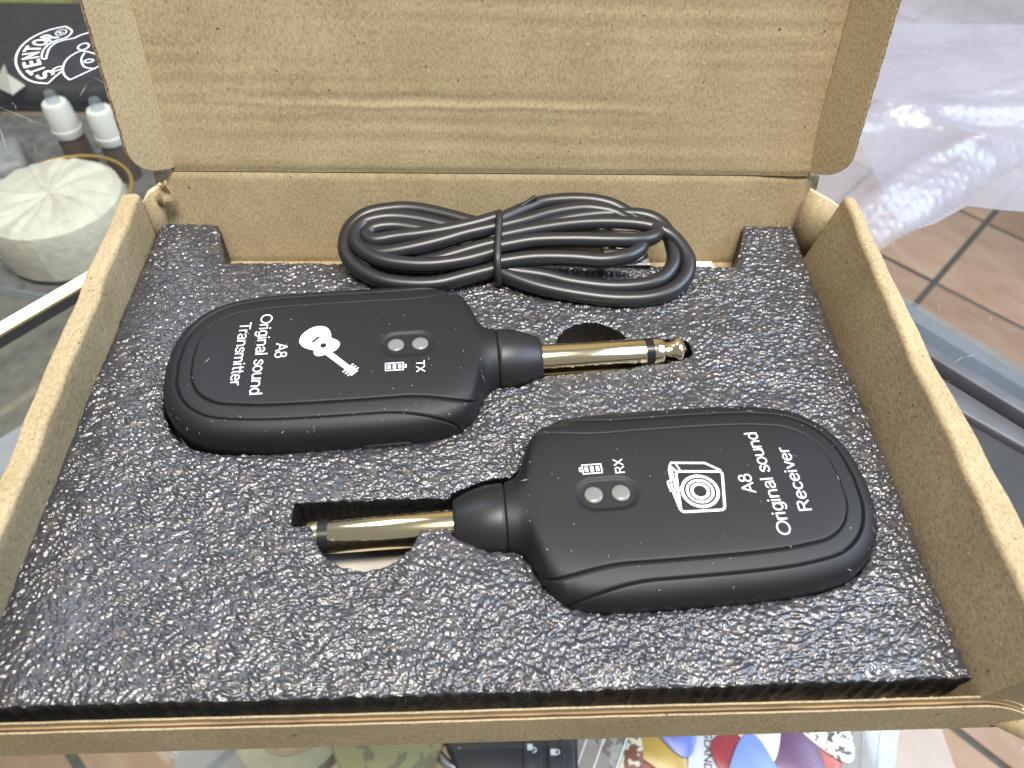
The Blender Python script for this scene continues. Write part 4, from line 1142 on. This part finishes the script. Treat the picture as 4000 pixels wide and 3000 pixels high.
kf = thing('key_fob', (11, 46, SZ), 'black car key fob with white padlock symbols on its buttons', 'key fob')
M_FOB = plain('fob_plastic', (0.022, 0.023, 0.028), 0.4, nscale=3, nstr=0.1)
bevel(mesh('body', *prism([(-20, 62), (39, 60), (41.2, 56), (40, 30), (36, 26), (-12, 28), (-16, 40), (-21, 50)], SZ, SZ + 13), M_FOB, kf, world=True), 2.5, 3)
bevel(mesh('button', *prism([(16.6, 51.8), (25.2, 50.6), (24.2, 30), (15.6, 31)], SZ + 12.9, SZ + 14.2), M_FOB, kf, world=True), 0.6)
bevel(mesh('button', *prism([(27.4, 49.6), (35.4, 48.4), (34.4, 28), (26.4, 29)], SZ + 12.9, SZ + 14.2), M_FOB, kf, world=True), 0.6)
for (x, y, op) in ((19.6, 43.0, 1.2), (29.8, 40.8, 0.0)):
    sym = [([(x - 1.7, y - 1.3, 0), (x + 0.6, y - 1.3, 0), (x + 0.6, y + 1.3, 0), (x - 1.7, y + 1.3, 0)], [(0, 1, 2, 3)])]
    ar = [(x + 0.6 + 1.6 * math.cos(a), y - op + 1.0 * math.sin(a)) for a in np.linspace(-math.pi / 2, math.pi / 2, 12)]
    sym.append(stroke(ar, 0.5))
    V, F = add(*sym)
    mesh('padlock_symbol', [(a, b, SZ + 14.26) for a, b, _ in V], F, M_STW, kf, world=True)
mesh('chrome_loop', *tube(catmull([(-22, 57, SZ + 9), (-25, 50, SZ + 9), (-22, 42, SZ + 9), (-14, 36, SZ + 10), (-12, 44, SZ + 11)], 8), 2.2, 10), M_STEEL, kf, smooth=True, world=True)

tn = thing('round_tin', (-44, 52, SZ), 'olive patterned round tin beside the key fob', 'tin')
mesh('body', *lathe([(0, 24), (1, 25), (11, 25), (12, 24)], 56, 'z'), plain('tin_gold', (0.50, 0.42, 0.12), 0.35, metal=0.4), tn, smooth=True, sharp=40)
mesh('lid', *lathe([(12.1, 25.5), (15, 25.5), (16, 24.5), (16.6, 10), (16.7, 0.1)], 56, 'z'), speckle('tin_print', (0.40, 0.37, 0.17), (0.25, 0.235, 0.14), 0.16, 0.54), tn, smooth=True, sharp=40)
tr = thing('tape_roll', (-88, 58, SZ), 'pale yellow roll of clear tape beside the round tin', 'tape')
M_TAPE = plain('yellow_tape', (0.44, 0.41, 0.27), 0.3, vary=0.12)
def ringp(r0, r1, z0, z1): return lathe([(z0, r0), (z0, r1), (z1, r1), (z1, r0), (z0, r0)], 64, 'z')
def ring_mesh(name, r0, r1, z0, z1, mat, par):
    V, F = ringp(r0, r1, z0, z1); return mesh(name, V, F[:-2], mat, par, smooth=True, sharp=40)
ring_mesh('winding', 17, 26, 0, 14, M_TAPE, tr); ring_mesh('core', 15, 16.9, 0.2, 14.3, plain('tape_core', (0.42, 0.33, 0.20), 0.6), tr)
shaped('clear_tray', [(-150, 62), (-100, 62), (-92, 30), (-130, 20)], SZ + 0.1, SZ + 1.5, M_CLEAR, 'clear plastic sheet with a white edge beside the tape roll', 'plastic sheet', bev=0)
